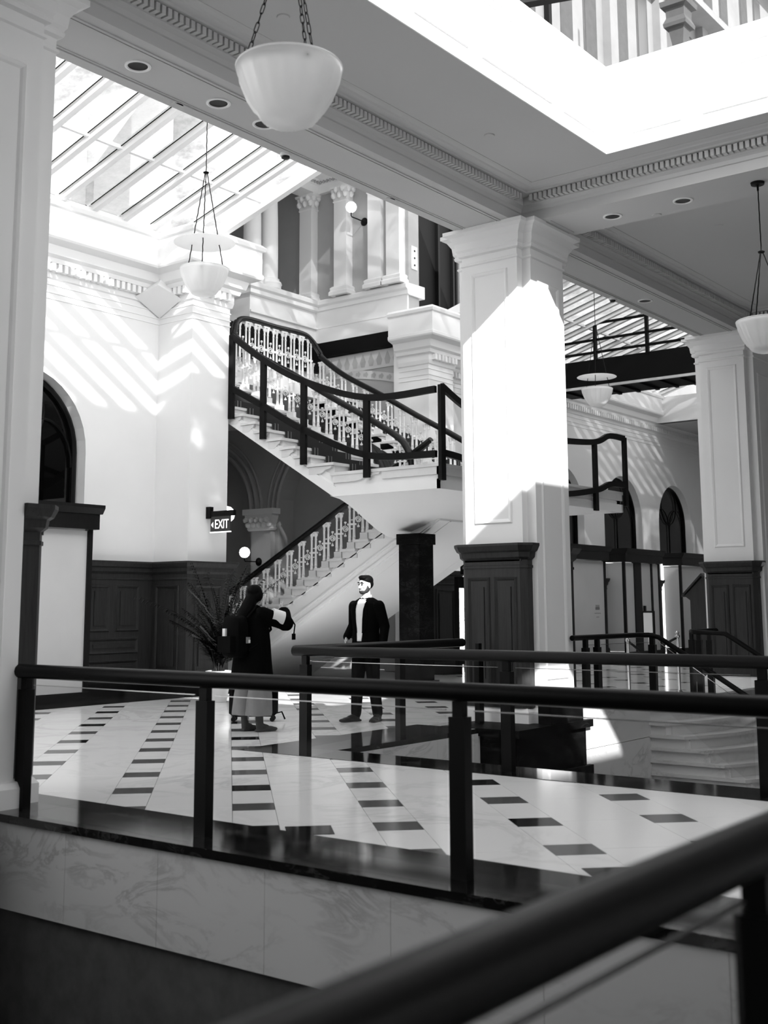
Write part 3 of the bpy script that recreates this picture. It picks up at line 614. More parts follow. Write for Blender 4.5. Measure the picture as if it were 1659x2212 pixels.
for off in (.3, 2.1): MB().add([(16.5+off, 16.5, lb(16.5)-.012), (16.55+off, 16.5, lb(16.5)-.012), (16.55+off, 11.5, lb(11.5)-.012), (16.5+off, 11.5, lb(11.5)-.012), (16.5+off, 16.5, lb(16.5)+.01), (16.55+off, 16.5, lb(16.5)+.01), (16.55+off, 11.5, lb(11.5)+.01), (16.5+off, 11.5, lb(11.5)+.01)], [(0, 1, 2, 3), (0, 4, 5, 1), (1, 5, 6, 2), (3, 2, 6, 7), (0, 3, 7, 4)]).o('soffit_moulding', 'plaster', stair)
# support column
bcx, bcy = 16.35, 11.9
t = thing('support_column', 'square black granite column standing under the stair landing', 'column')
MB().box(bcx-.21, bcy-.21, 0, bcx+.21, bcy+.21, 2.45).o('shaft', 'granite_black', t); MB().box(bcx-.24, bcy-.24, 2.45, bcx+.24, bcy+.24, 2.63).o('cap', 'granite_black', t); MB().box(bcx-.27, bcy-.27, 0, bcx+.27, bcy+.27, .18).o('base', 'granite_black', t)

# ---------------------------------------------------------------- cast balusters (unit height) and scroll panels
def colonnette(mb, x):
    mb.lathe([(.03, .16), (.034, .18), (.026, .2), (.026, .25), (.032, .26), (.026, .27), (.02, .5), (.018, .82), (.027, .83), (.018, .845), (.022, .9), (.032, .97), (.032, 1.0)], (0, x, 0), 8, False)
bl = MB()
bl.box(-.05, -.1, 0, .05, .1, .03).box(-.04, -.085, .03, .04, .085, .15); colonnette(bl, -.05); colonnette(bl, .05)
bl.box(-.012, -.1, .52, .012, .1, .56); bl.box(-.03, -.09, .97, .03, .09, 1.0)
for q in (-.075, 0, .075): bl.lathe([(0, -.06), (.014, -.04), (.018, 0), (0, .02)], (0, q, .95), 6)
bal0 = bl.o('baluster', 'trim_white', None, 40); bal_me = bal0.data; bpy.data.objects.remove(bal0)
sp = MB(); sp.tube([(0, (.075-.06*t/22)*cos(t*.52), .54+(.075-.06*t/22)*sin(t*.52)) for t in range(23)], .011, 5)
sp.tube([(0, -.17, .54), (0, -.075, .54)], .011, 5).tube([(0, .075, .54), (0, .17, .54)], .011, 5)
for s_ in (-1, 1): sp.lathe([(.006, 0), (.006, .03), (.026, .055), (.022, .075), (0, .085)] if s_ > 0 else [(0, -.085), (.022, -.075), (.026, -.055), (.006, -.03), (.006, 0)], (0, 0, .54+s_*.085), 8)
sc0 = sp.o('scroll_panel', 'trim_white', None, 40); sc_me = sc0.data; bpy.data.objects.remove(sc0)
def interp(P, y):
    for (a, za), (b, zb) in zip(P[:-1], P[1:]):
        if min(a, b) <= y <= max(a, b): return za+(zb-za)*(y-a)/(b-a)
    return P[0][1] if abs(y-P[0][0]) < abs(y-P[-1][0]) else P[-1][1]
def smooth_path(pts, n=5):
    P = [Vector(p) for p in pts]; out = []
    for i in range(len(P)-1):
        p0 = P[max(0, i-1)]; p1, p2 = P[i], P[i+1]; p3 = P[min(len(P)-1, i+2)]
        for k in range(n):
            t = k/n; out.append(.5*((2*p1)+(-p0+p2)*t+(2*p0-5*p1+4*p2-p3)*t*t+(-p0+3*p1-3*p2+p3)*t**3))
    return out+[P[-1]]
def handrail(pts, m, parent, w=.055, h=.045):
    mb = MB(); P = smooth_path(pts)
    R = []
    for k, p in enumerate(P):
        d = (P[min(k+1, len(P)-1)]-P[max(k-1, 0)]).normalized(); s_ = d.cross(Vector((0, 0, 1)))
        if s_.length < .02: s_ = Vector((1, 0, 0))
        s_.normalize(); u_ = s_.cross(d)
        R.append([p+s_*a*w+u_*b*h for a, b in ((-.55, -1), (-.6, -.3), (-1, -.1), (-1, .4), (-.7, .85), (0, 1), (.7, .85), (1, .4), (1, -.1), (.6, -.3), (.55, -1))])
    mb.rings(R); return mb.o('handrail', m, parent, 50)
def balu(parent, me, name, x, y, z, h, rz=0):
    o = link(name, me, None, parent); o.location = (x, y, z); o.scale = (1, 1, h); o.rotation_euler = (0, 0, rz); return o
RP = [(12.05, 4.1), (12.3, 4.36), (12.92, 4.74), (13.79, 5.22), (14.71, 5.75), (15.69, 6.28), (16.3, 6.72)]
well = thing('stair_balustrade', 'dark rail over white cast balusters running around the upper stairwell', 'balustrade', 'ornate cast balustrades')
XL, XR = 16.38, 2*CXS-16.38
path = [(XL, 11.98, 3.68), (XL, 12.0, 3.9), (XL, 12.1, 4.15)]+[(XL, y, z) for y, z in RP[1:]]+[(XL+.05, 16.4, 6.9), (XL+.2, 16.48, 7.12), (XL+.5, 16.5, 7.23), (17.72, 16.5, 7.22), (XR-.5, 16.5, 7.23), (XR-.2, 16.48, 7.12), (XR-.05, 16.4, 6.9)]+[(XR, y, z) for y, z in RP[::-1][:-1]]+[(XR, 12.1, 4.15), (XR, 12.0, 3.9), (XR, 11.98, 3.68)]
handrail(path, 'handrail_wood', well, .06, .055)
for X_ in (XL, XR):
    for j in range(1, 15):
        yb = nose(j)+.14 if j > 1 else 12.2; z = ZL+.17*j if j > 1 else ZL
        balu(well, bal_me, 'baluster', X_, yb, z, interp(RP, yb)-.05-z)
        if j < 14:
            yc = yb+.155; balu(well, sc_me, 'scroll_panel', X_, yc, z+.05, interp(RP, yc)-.05-z-.05)
    balu(well, bal_me, 'baluster', X_, 11.98, ZL, .42)
for k in range(9):
    x = XL+.25+k*(XR-XL-.5)/8; balu(well, bal_me, 'baluster', x, 16.5, 6.1, 1.07, pi/2)
    if k < 8: balu(well, sc_me, 'scroll_panel', x+(XR-XL-.5)/16, 16.5, 6.1, 1.07, pi/2)
MB().box(16.3, 16.38, 5.85, 2*CXS-16.3, 16.86, 6.1).o('gallery_curb', 'trim_white', well)
for X_, nm in ((16.56, 'dark rail over white cast balusters on the near side of the lower stair flight'), (18.88, 'dark rail over cast balusters on the far side of the lower stair flight')):
    lowb = thing('stair_balustrade', nm, 'balustrade', 'ornate cast balustrades')
    rz = lambda y: 1.78+(16.33-y)*.533+.02
    handrail([(X_, 17.95, 1.0), (X_, 17.7, 1.08)]+[(X_, y, rz(y)) for y in (17.2, 16.33, 15, 13.65, 12.4, 11.7)], 'handrail_wood', lowb, .06, .055)
    for k in range(1, 22):
        yb = ln(k)-.15; z = RL*k; balu(lowb, bal_me, 'baluster', X_, yb, z, rz(yb)-.05-z)
        yc = yb-.15; balu(lowb, sc_me, 'scroll_panel', X_, yc, z+.08, rz(yc)-.05-z-.08)
# ---------------------------------------------------------------- modern black and glass guard on the stair
gd = thing('stair_guard', 'black steel and glass guard with a wavy top rail along the stair landing', 'railing')
gx = 14.56
A_ = [((gx, 14.59), 6.17, 5.23, 4.68), ((gx, 13.82), 5.64, 4.83, 4.25), ((gx, 12.89), 5.15, 4.33, 3.74), ((gx, 11.55), 4.72, 3.79, 3.43), ((gx, 10.2), 4.7, 3.7, 9)]
B_ = [((14.63, 10.14), 4.75, 3.72, 3.3), ((15.34, 10.14), 4.5, 3.66, None), ((16.7, 10.14), 4.22, 3.4, 3.0), ((18.2, 10.14), 4.3, 3.35, None), ((19.6, 10.14), 4.42, 3.52, 3.14), ((20.2, 10.14), 4.6, 3.68, None), ((20.84, 10.14), 4.62, 3.7, 3.3)]
for S_ in (A_, B_):
    top = smooth_path([(p[0], p[1], z) for p, z, b, q in S_], 6); bot = smooth_path([(p[0], p[1], b) for p, z, b, q in S_], 6)
    for nm, pp in (('top_rail', top), ('bottom_rail', bot)):
        m_ = MB(); R = []
        for k, p in enumerate(pp):
            d = (pp[min(k+1, len(pp)-1)]-pp[max(k-1, 0)]).normalized(); s_ = d.cross(Vector((0, 0, 1))).normalized(); u_ = s_.cross(d)
            R.append([p+s_*a*.03+u_*b*.052 for a, b in ((-1, -1), (1, -1), (1, 1), (-1, 1))])
        m_.rings(R).o(nm, 'black_metal', gd)
    n = len(top)
    cuts = [i*6 for i, e in enumerate(S_) if e[3] is not None]
    for a, b in zip(cuts[:-1], cuts[1:]):
        R = [[bot[k]+Vector((0, 0, .03)), top[k]-Vector((0, 0, .03))] for k in range(a, b+1)]
        MB().rings(R, False, False).o('pane', 'rail_glass', gd)
    for p, z, b, q in S_:
        if q is not None and q < 9:
            ax = S_ is A_
            MB().box(p[0]-(.03 if ax else .06), p[1]-(.055 if ax else .03), q, p[0]+(.03 if ax else .06), p[1]+(.055 if ax else .03), z+.02).o('post', 'black_metal', gd)
# ================================================================ RAILINGS ALONG THE VOIDS
def railing(label, pts, posts, z0=0, zr=.955, group='glass railings with dark handrails', rail='rail_metal', panes=True, r=.05):
    t = thing('railing', label, 'railing', group)
    P = [Vector((p[0], p[1], p[2] if len(p) > 2 else zr)) for p in pts]
    MB().tube(P, r, 12).o('handrail', rail, t, 50)
    for (x, y, dx, dy, *zz) in posts:   # direction of rail
        zb, zt = zz if zz else (z0, zr)
        u = Vector((dx, dy, 0)).normalized(); s_ = Vector((-u.y, u.x, 0))
        m_ = MB(); m_.obb((x, y, (zb+zt-.13)/2), u, s_, Vector((0, 0, 1)), .1, .07, zt-.13-zb); po = m_.o('post', 'black_metal', t)
        MB().obb((x, y, zt-.09), u, s_, Vector((0, 0, 1)), .065, .05, .14).o('post_neck', 'black_metal', po)
    if panes:
        for a, b in zip(posts[:-1], posts[1:]):
            p = Vector((a[0], a[1], 0)); q = Vector((b[0], b[1], 0)); d = (q-p).normalized()
            za = (a[5] if len(a) > 4 else zr)-.1; zb_ = (b[5] if len(b) > 4 else zr)-.1; fa = (a[4] if len(a) > 4 else z0)+.05; fb_ = (b[4] if len(b) > 4 else z0)+.05
            s_ = Vector((-d.y, d.x, 0))*.006; p = p+d*.09; q = q-d*.09; vs = []
            for sg in (-1, 1): vs += [p+s_*sg+Vector((0, 0, fa)), q+s_*sg+Vector((0, 0, fb_)), q+s_*sg+Vector((0, 0, zb_)), p+s_*sg+Vector((0, 0, za))]
            gp = MB().add(vs, [(0, 1, 2, 3), (7, 6, 5, 4), (0, 4, 5, 1), (1, 5, 6, 2), (2, 6, 7, 3), (3, 7, 4, 0)]).o('glass_panel', 'rail_glass', t)
            m_ = MB(); m_.bar(p+Vector((0, 0, za+.003)), q+Vector((0, 0, zb_+.003)), .013, .005); m_.o('glass_edge', 'black_metal' if y < .9 else 'brass_steel', gp)
    return t
railing('long near glass railing with dark handrail crossing the whole picture', [(5.27, 7.44), (5.27, .95)], [(5.3, 7.34, 0, 1), (5.3, 5.5, 0, 1), (5.3, 3.58, 0, 1), (5.3, 1.66, 0, 1)])
railing('rear glass railing with black posts running behind the near one around the second opening', [(11.95, 8.02, .975), (8.95, 8.02, .975), (8.86, 7.95, .975), (8.86, -2, .975)],
        [(12.3, 8.02, 1, 0), (10.7, 8.02, 1, 0), (8.86, 7.8, 0, 1), (8.86, 5.49, 0, 1), (8.86, 3.25, 0, 1), (8.86, 1, 0, 1)], zr=.975)
railing('blurred handrail with black post slanting across the bottom right corner', [(-3, .85), (5.15, .85)], [(-.2, .87, 1, 0), (2.3, .87, 1, 0), (4.8, .87, 1, 0)])
sl_ = .61
railing('dark sloping stair handrail beside the middle pier', [(13.4, 7.33, 1.0), (15.2, 7.33, 1.0), (15.35, 7.2, 1.0), (15.35, 7.05, .97), (15.35, 3.6, .97-3.45*.62)],
        [(13.75, 7.33, 1, 0, .25, 1.0), (14.07, 7.33, 1, 0, .25, 1.0), (15.35, 7.15, 0, 1, 0, 1.0), (15.35, 5.4, 0, 1, -1.2, -.05)], r=.035)
railing('dark stair handrail with a cluster of slim posts beside the right pier', [(19.6, 7.95, .98), (18.55, 7.95, .98), (18.45, 7.85, .98), (18.5, 7.35, .95), (18.5, 3.6, .95-3.75*.62)],
        [(18.55, 7.95, 1, 0, 0, .98), (18.5, 7.8, 0, 1, 0, .98), (18.5, 7.62, 0, 1, 0, .98), (18.5, 5.2, 0, 1, -1.2, -.37)], r=.04, panes=False)

# ================================================================ LAMPS
def ellipse_link(): 
    m_ = MB(); m_.tube([(.011*cos(2*pi*i/12), 0, .026*sin(2*pi*i/12)+(.012 if sin(2*pi*i/12) > 0 else -.012)) for i in range(12)], .0035, 5, True); return m_
lk = ellipse_link().o('chain_link', 'black_metal', None, 60); lk_me = lk.data; bpy.data.objects.remove(lk)
def chain(parent, p, q, real):
    p, q = Vector(p), Vector(q); L = (q-p).length; d = (q-p)/L
    if not real:
        m_ = MB(); n = int(L/.06); 
        m_.tube([p+d*(L*k/n)+Vector((.006*(k % 2), 0, 0)) for k in range(n+1)], .007, 5).o('chain', 'black_metal', parent); return
    n = int(L/.062); rot = d.to_track_quat('Z', 'X')
    for k in range(n):
        o = link('chain_link', lk_me, None, parent); o.location = p+d*(L*(k+.5)/n); e = (rot.to_matrix() @ Matrix.Rotation(pi/2*(k % 2)+.3*sin(k*1.7), 3, 'Z')); o.rotation_euler = e.to_euler()
def bowl_mesh():
    prof = [(.27, -.02), (.318, 0), (.325, -.012), (.318, -.04), (.303, -.075), (.29, -.11), (.255, -.2), (.21, -.275), (.192, -.295), (.185, -.31), (.15, -.345), (.1, -.365), (.0, -.37)]
    m_ = MB(); n = 54; R = []
    for r, z in prof:
        ring = []
        for i in range(n):
            a = 2*pi*i/n; rr = r
            if -.29 < z < -.06: rr = r*(1+(.03 if i % 3 == 0 else -.012))
            if z < -.34 and r > 0: rr = r*(1+(.04 if i % 2 else -.04))
            ring.append((rr*cos(a), rr*sin(a), z))
        R.append(ring)
    m_.rings(R, True, False); 
    return m_
def pendant(label, x, y, zrim, znode, ztop, real, disc=0, rz=0.0):
    t = thing('pendant_lamp', label, 'lamp', 'opal glass bowl pendants', (x, y, 0))
    b = bowl_mesh().o('bowl', 'opal_glass', t, 50); b.location = (0, 0, zrim)
    MB().lathe([(.322, zrim-.008), (.328, zrim), (.322, zrim+.008)], (0, 0, 0), 48, False).o('rim', 'opal_glass', t, 60)
    for k in range(3):
        a = rz+2*pi*k/3; e = Vector((.285*cos(a), .285*sin(a), zrim+.0)); MB().lathe([(0, -.016), (.016, 0), (0, .016)], (.298*cos(a), .298*sin(a), zrim-.05), 8).o('hook', 'black_metal', t, 60)
        chain(t, e, (.015*cos(a), .015*sin(a), znode), real)
    MB().lathe([(0, znode-.02), (.035, znode-.01), (.04, znode+.005), (0, znode+.025)], (0, 0, 0), 12).o('hanger', 'black_metal', t, 60)
    chain(t, (0, 0, znode+.02), (0, 0, ztop-.08), real and False)
    MB().lathe([(.012, ztop-.1), (.012, ztop-.04), (.075, ztop-.03), (.08, ztop-.001)], (0, 0, 0), 16).o('canopy', 'black_metal', t, 60)
    if disc: MB().lathe([(.0, disc+.02), (.2, disc+.015), (.4, disc+.0), (.41, disc-.008), (.2, disc+.0), (0, disc+.005)], (0, 0, 0), 40, False).o('reflector_disc', 'opal_glass', t, 60)
    return t
pendant('large opal glass bowl pendant on chains nearest the camera', 5.0, 4.56, 4.64, 5.55, 6.28, True, 0, radians(242))
pendant('opal glass bowl pendant cut by the right edge of the picture', 13.1, 4.56, 4.62, 5.44, 6.28, False, 0, radians(180))
pendant('small bright bowl pendant with upper disc in front of the white left corner', 10.63, 11.2, 5.88, 7.23, 9.0, False, 6.25, radians(220))
pendant('small bright bowl pendant with upper disc right of the middle pier', 21.85, 11.2, 5.87, 7.22, 9.0, False, 6.13, radians(200))
dl = [(6.647, 7.92, 'leftmost'), (7.664, 7.92, 'second from left'), (8.31, 7.92, 'partly hidden by the big lamp'), (13.14, 6.442, 'nearest the middle pier'), (13.14, 5.499, 'next to the pendant canopy'), (17.266, 7.94, 'in the beam to the right pier')]
for x, y, w_ in dl:
    t = thing('downlight', 'round dark recessed downlight in the beam soffit, '+w_, 'downlight', 'recessed downlights', (x, y, 0))
    MB().lathe([(.09, 6.281), (.12, 6.281), (.12, 6.27), (.1, 6.266), (.09, 6.275)], (0, 0, 0), 28, False).o('trim_ring', 'trim_white', t, 40)
    MB().lathe([(.0, 6.2785), (.092, 6.2785)], (0, 0, 0), 28, False).o('can', 'can_dark', t)
for x, y, z, w_ in ((7.435, 8.25, 6.28, 'near the second downlight'), (10.878, 8.25, 6.28, 'left of the middle pier'), (13.44, 5.979, 6.28, 'right of the middle pier'), (7.283, 6.719, 6.63, 'above the big lamp'), (10.695, 6.717, 6.63, 'below the roof light'), (15.361, 5.919, 6.63, 'in the shaded right ceiling')):
    tag(MB().lathe([(0, z-.012), (.055, z-.012), (.06, z-.004), (.06, z)], (x, y, 0), 20).o('sprinkler_cover', 'ceiling_paint', None, 40), 'flat white sprinkler cover disc in the ceiling, '+w_, 'sprinkler', 'sprinkler covers')
for x, y, w_ in ((9.031, 8.28, 'beside the big lamp'), (16.791, 8.28, 'right of the middle pier')):
    t = thing('smoke_detector', 'small domed smoke detector on the beam soffit '+w_, 'detector', 'smoke detectors', (x, y, 0))
    MB().lathe([(.06, 6.28), (.06, 6.25), (.05, 6.245)], (0, 0, 0), 20).o('base', 'trim_white', t, 40); MB().lathe([(.045, 6.245), (.045, 6.225), (.03, 6.215), (0, 6.212)], (0, 0, 0), 20).o('dome', 'can_dark', t, 40)
def sconce(label, wall, nrm, reach=.42, r=.11, up=.14):
    w_ = Vector(wall); n = Vector(nrm); t = thing('wall_lamp', label, 'lamp', 'globe wall lamps')
    m_ = MB(); a = n.cross(Vector((0, 0, 1))); R = []
    for rr, d in ((.1, 0), (.1, .02), (.06, .05), (.02, .07)): R.append([w_+n*d+a*(rr*cos(2*pi*i/14))+Vector((0, 0, rr*sin(2*pi*i/14))) for i in range(14)])
    m_.rings(R).o('back_plate', 'black_metal', t, 40)
    g = w_+n*reach+Vector((0, 0, .03)); MB().tube([w_+n*.05, w_+n*(reach-.02), g, g+Vector((0, 0, .1))], .014, 6).o('arm', 'black_metal', t, 40)
    g = g+Vector((0, 0, up)); MB().lathe([(0, -r), (r*.5, -r*.87), (r*.87, -r*.5), (r, 0), (r*.87, r*.5), (r*.5, r*.87), (0, r)], g, 20).o('globe', 'lamp_off_globe', t, 80)
    return t
sconce('white globe wall lamp on the grey upper gallery wall', (21.1, 16.79, 10.46), (-1, 0, 0), .5, .13, .2); sconce('white globe wall lamp glowing above the lower stair rail', (20.96, 19.98, 2.5), (-1, 0, 0), .5, .13, .18)
sconce('white globe wall lamp half hidden behind the exit sign', (14.55, 14.9, 2.8), (1, 0, 0), .24, .15, .2)
sconce('white globe wall lamp beside the upper gallery corner column', (19.3, 20.9, 9.6), (-1, 0, 0), .5, .13, .2)
# ---------------------------------------------------------------- exit sign
ex = thing('exit_sign', 'black hanging sign reading EXIT with a left arrow', 'sign')
MB().box(14.06, 14.0, 2.93, 14.12, 14.649, 3.02).o('bracket', 'black_metal', ex); MB().box(14.05, 14.55, 2.9, 14.13, 14.65, 3.1).o('wall_mount', 'black_metal', ex)
MB().box(14.075, 14.09, 2.67, 14.095, 14.56, 2.93).o('sign_plate', 'exit_face', ex); MB().box(14.07, 14.085, 2.655, 14.1, 14.565, 2.672).o('sign_edge', 'exit_letter', ex)
def text(body, size, M_, m, parent, name):
    cu_ = bpy.data.curves.new(name, 'FONT'); cu_.body = body; cu_.size = size; cu_.align_x = 'CENTER'; cu_.align_y = 'CENTER'; cu_.extrude = .0015; cu_.space_character = .95
    o = bpy.data.objects.new(name, cu_); COL.objects.link(o); dg = bpy.context.evaluated_depsgraph_get(); me = bpy.data.meshes.new_from_object(o.evaluated_get(dg)); bpy.data.objects.remove(o)
    o = link(name, me, m, parent); o.matrix_local = M_; return o
Mx = Matrix(((0, 0, -1, 14.072), (-1, 0, 0, 14.29), (0, 1, 0, 2.79), (0, 0, 0, 1)))
text('EXIT', .2, Mx @ Matrix.Diagonal((.85, 1.1, 1, 1)), 'exit_letter', ex, 'lettering')
MB().add([(14.071, 14.54, 2.79), (14.071, 14.49, 2.84), (14.071, 14.49, 2.74)], [(0, 1, 2)]).o('arrow', 'exit_letter', ex)
# ---------------------------------------------------------------- lit directory, stanchions, notice, kiosk
lbx = thing('directory_sign', 'tall glowing white directory panel between black column and oak pier', 'sign')
MB().box(20.0, 13.5, .25, 20.45, 13.6, 2.0).o('case', 'black_metal', lbx)
f_ = MB().box(20.03, 13.49, .5, 20.42, 13.5, 1.77).o('lit_panel', 'lightbox', lbx)
for z in (1.35, 1.12, .88): MB().box(20.16, 13.486, z, 20.26, 13.489, z+.015).box(20.1, 13.486, z-.012, 20.16, 13.489, z).o('printed_line', 'ink', lbx)
dk = thing('portal_frame', 'dark timber portal standing behind the glowing directory panel', 'portal')
MB().box(20.6, 13.2, 0, 21.3, 13.6, 2.1).o('post', 'oak_dark', dk); MB().box(20.3, 13.15, 2.05, 22.2, 13.65, 2.55).o('head', 'oak_dark', dk)
for x, y, zt, w_ in ((17.35, 8.5, .9, 'steel rope post nearest the middle pier'), (18.0, 7.95, .95, 'steel rope post nearest the right stair handrail')):
    t = thing('stanchion', w_, 'post', 'rope posts', (x, y, 0))
    MB().lathe([(.16, 0), (.16, .02), (.05, .05), (.025, .08), (.025, zt-.06), (.04, zt-.05), (.04, zt-.02), (.02, zt), (.035, zt+.03), (0, zt+.06)], (0, 0, 0), 16).o('pole', 'brass_steel', t, 40)
    MB().tube([(.0, 0, zt-.05), (-.1, .1, zt-.12), (-.2, .2, zt-.2)] if w_.endswith('handrail') else [(0, 0, zt-.05), (.1, -.06, zt-.13), (.2, -.12, zt-.22)], .02, 8).o('rope', 'leather', t, 40)
t = thing('notice_stand', 'small framed notice on a slim steel stand in front of the shop doors', 'sign', None, (17.5, 8.2, 0))
MB().lathe([(.15, 0), (.15, .02), (.02, .04), (.02, .95)], (0, 0, 0), 12).o('pole', 'brass_steel', t, 40); fr = MB().box(-.02, -.1, .95, .02, .1, 1.32); fr.o('frame', 'black_metal', t); MB().box(-.026, -.075, .98, -.02, .075, 1.29).o('sheet', 'panel_paper', t)
t = thing('kiosk', 'dark timber kiosk with a pointed gable beside the right pier', 'kiosk', None, (21.5, 8.85, 0))
MB().prism([(-.25, 0), (.25, 0), (.25, 1.5), (.36, 1.58), (0, 1.92), (-.36, 1.58), (-.25, 1.5)], 'x', -.25, .25).o('body', 'oak_wainscot', t); MB().prism([(-.4, 1.56), (0, 1.95), (.4, 1.56), (.4, 1.6), (0, 2.0), (-.4, 1.6)], 'x', -.3, .3).o('gable_roof', 'oak_wainscot', t)
t = thing('fire_sprinkler', 'tiny dark sprinkler head under the white stair landing', 'sprinkler', None, (16.6, 11.1, 0)); MB().lathe([(.03, 3.2), (.03, 3.18), (.01, 3.17), (.01, 3.13), (.03, 3.12), (0, 3.11)], (0, 0, 0), 10).o('head', 'black_metal', t)
# ================================================================ OUTSIDE: upper facade, steel bridge, dark lift tower
fac = thing('upper_facade', 'pale stone facade with tall windows seen through the glass roofs', 'building')
for x0, x1 in ((-4, 14.4), (22.9, 62)): MB().box(x0, 17.0, 7.6, x1, 17.6, 30 if x0 > 0 else 22).o('wall', 'stone_outer', fac)
MB().box(14.4, 17.3, 12.7, 22.9, 17.6, 24).o('wall', 'stone_outer', fac)
for z, d in ((17.9, .5), (18.3, .3), (24.2, .9), (24.8, .5), (29.5, 1.2)): MB().box(22.9, 17-d, z, 62, 17.05, z+.28).o('cornice', 'stone_outer', fac)
for k in range(9):
    for j, x in enumerate((27.2+k*4.1, 28.9+k*4.1)):
        for z0, z1 in ((18.9, 23.6), (25.2, 28.6), (10.5, 16.8)):
            w_ = MB().box(x, 16.985, z0, x+.95, 17.0, z1).o('window', 'stone_dark', fac)
            MB().box(x+.12, 16.97, z0+.1, x+.83, 16.985, z1-.2).o('pane', 'window_outer' if (k+j) % 3 == 0 else 'stone_dark', w_)
    x = 30.6+k*4.1; MB().box(x-.28, 16.7, 18.6, x+.28, 17.05, 24.2).o('pilaster', 'stone_outer', fac)
for x in (4.5, 8.2, 11.6):
    w_ = MB().box(x, 16.98, 9.3, x+1.0, 17.0, 12.6).o('window', 'stone_dark', fac); MB().box(x+.1, 16.97, 9.4, x+.9, 16.98, 12.5).o('pane', 'stone_dark', w_)
MB().box(6.6, 16.6, 7.6, 7.3, 17, 16).o('pilaster', 'stone_outer', fac); MB().tube([(13.1, 16.85, 7.9), (13.1, 16.85, 16)], .07, 8).o('downpipe', 'stone_dark', fac, 40)
tw = thing('lift_tower', 'tall black glazed lift shaft beyond the upper right cornice', 'tower')
MB().box(22.7, 16.4, 7.4, 25.3, 16.95, 16).o('body', 'steel_dark', tw)
for x in (23.45, 24.1, 24.25, 24.75): MB().box(x, 16.3, 7.4, x+.07, 16.4, 16).o('fin', 'rail_metal', tw)
MB().box(24.4, 16.38, 7.4, 24.7, 16.41, 16).o('glazing', 'stone_dark', tw)
pl = thing('switch_plate', 'white switch plate with three dark dots on the upper wall end', 'plate'); MB().box(21.2, 15.48, 9.1, 21.42, 15.5, 9.65).o('plate', 'trim_white', pl)
for z in (9.2, 9.37, 9.54): MB().tube([(21.31, 15.478, z), (21.31, 15.47, z)], .025, 10).o('dot', 'black_metal', pl)
br = thing('steel_footbridge', 'black steel footbridge with railing crossing the glass roof at right', 'bridge')
MB().box(26.1, 8.4, 6.95, 26.2, 14.9, 7.5).box(26.1, 8.4, 6.85, 27.6, 14.9, 6.95).box(27.5, 8.4, 6.95, 27.6, 14.9, 7.5).o('girder', 'steel_dark', br)
for k in range(12): MB().box(26.2, 8.7+k*.52, 6.8, 27.5, 8.78+k*.52, 6.86).o('cross_beam', 'steel_dark', br)
MB().box(26.08, 8.4, 6.78, 26.14, 14.4, 6.84).o('light_strip', 'panel_paper', br)
for z in (7.68, 8.0, 8.42): MB().bar((26.12, 8.5, z), (26.12, 14.8, z), .05, .06).o('rail', 'steel_dark', br)
for y in (9.2, 10.6, 12.0, 13.4, 14.7): MB().box(26.08, y-.04, 7.45, 26.16, y+.04, 8.45).o('post', 'steel_dark', br)
sb = thing('steel_beam', 'black steel beam crossing above the glass roof at upper left', 'beam')
MB().box(10.4, 11.2, 9.0, 10.7, 17, 9.6).o('web', 'steel_dark', sb); MB().box(10.2, 11.2, 9.55, 10.9, 17, 9.65).o('flange', 'steel_dark', sb)
ln_ = thing('lantern', 'dark pointed stone lantern hanging above the roof light', 'lantern', None, (28.95, 12, 0))
MB().rings([[(x*k, y*k, z) for x, y in ((-.3, -.3), (.3, -.3), (.3, .3), (-.3, .3))] for z, k in ((16.4, .3), (16.5, .5), (17.0, .75), (17.02, 1.05), (17.12, 1.1), (17.3, .85), (17.55, .9), (17.6, 1.25), (17.75, 1.3), (17.8, .3), (24, .1))]).o('body', 'stone_dark', ln_)
# roof beam over the roof light
rb = thing('roof_truss', 'dark steel roof beam and post above the roof light', 'beam')
MB().bar((19.5, 17, 14.6), (24.5, 11, 16.2), .3, .35).o('beam', 'steel_dark', rb); MB().box(25.3, 14, 13.0, 25.45, 14.15, 20).o('post', 'steel_dark', rb)
# ================================================================ PLANT, PEOPLE, LUGGAGE
def frond(L, bend, seed):
    rnd = random.Random(seed); m_ = MB(); P = []
    for k in range(9):
        t = k/8; P.append(Vector((L*bend*t**1.8, 0, L*(t*(1-.35*bend*t)))))
    m_.tube(P, [.012*(1-.8*k/8) for k in range(9)], 5)
    for k in range(26):
        t = .25+.75*k/25; f_ = t*8; i = min(7, int(f_)); p = P[i].lerp(P[i+1], f_-i); d = (P[i+1]-P[i]).normalized()
        for s_ in (-1, 1):
            sd = Vector((0, s_, 0)); l = .3*(1.15-t*.8)*rnd.uniform(.8, 1.1); dr = (sd*.8+d*.75+Vector((0, 0, -.25))).normalized()
            tip = p+dr*l+Vector((0, 0, -.05)); mid = p+dr*l*.45; w_ = dr.cross(Vector((0, 0, 1))).normalized()*.017
            m_.add([p, mid+w_, tip, mid-w_+Vector((0, 0, .004))], [(0, 1, 2, 3)])
    return m_
pt = thing('potted_palm', 'dark feathery palm in a white tapered pot behind the woman', 'plant', None, (12.8, 13.0, 0))
MB().lathe([(.0, .0), (.11, 0), (.12, .02), (.185, .4), (.2, .405), (.205, .46), (.18, .465), (.175, .42), (0, .42)], (0, 0, 0), 28).o('pot', 'pot', pt, 40)
MB().lathe([(0, .43), (.175, .425)], (0, 0, 0), 20, False).o('soil', 'soil', pt)
rr = random.Random(5)
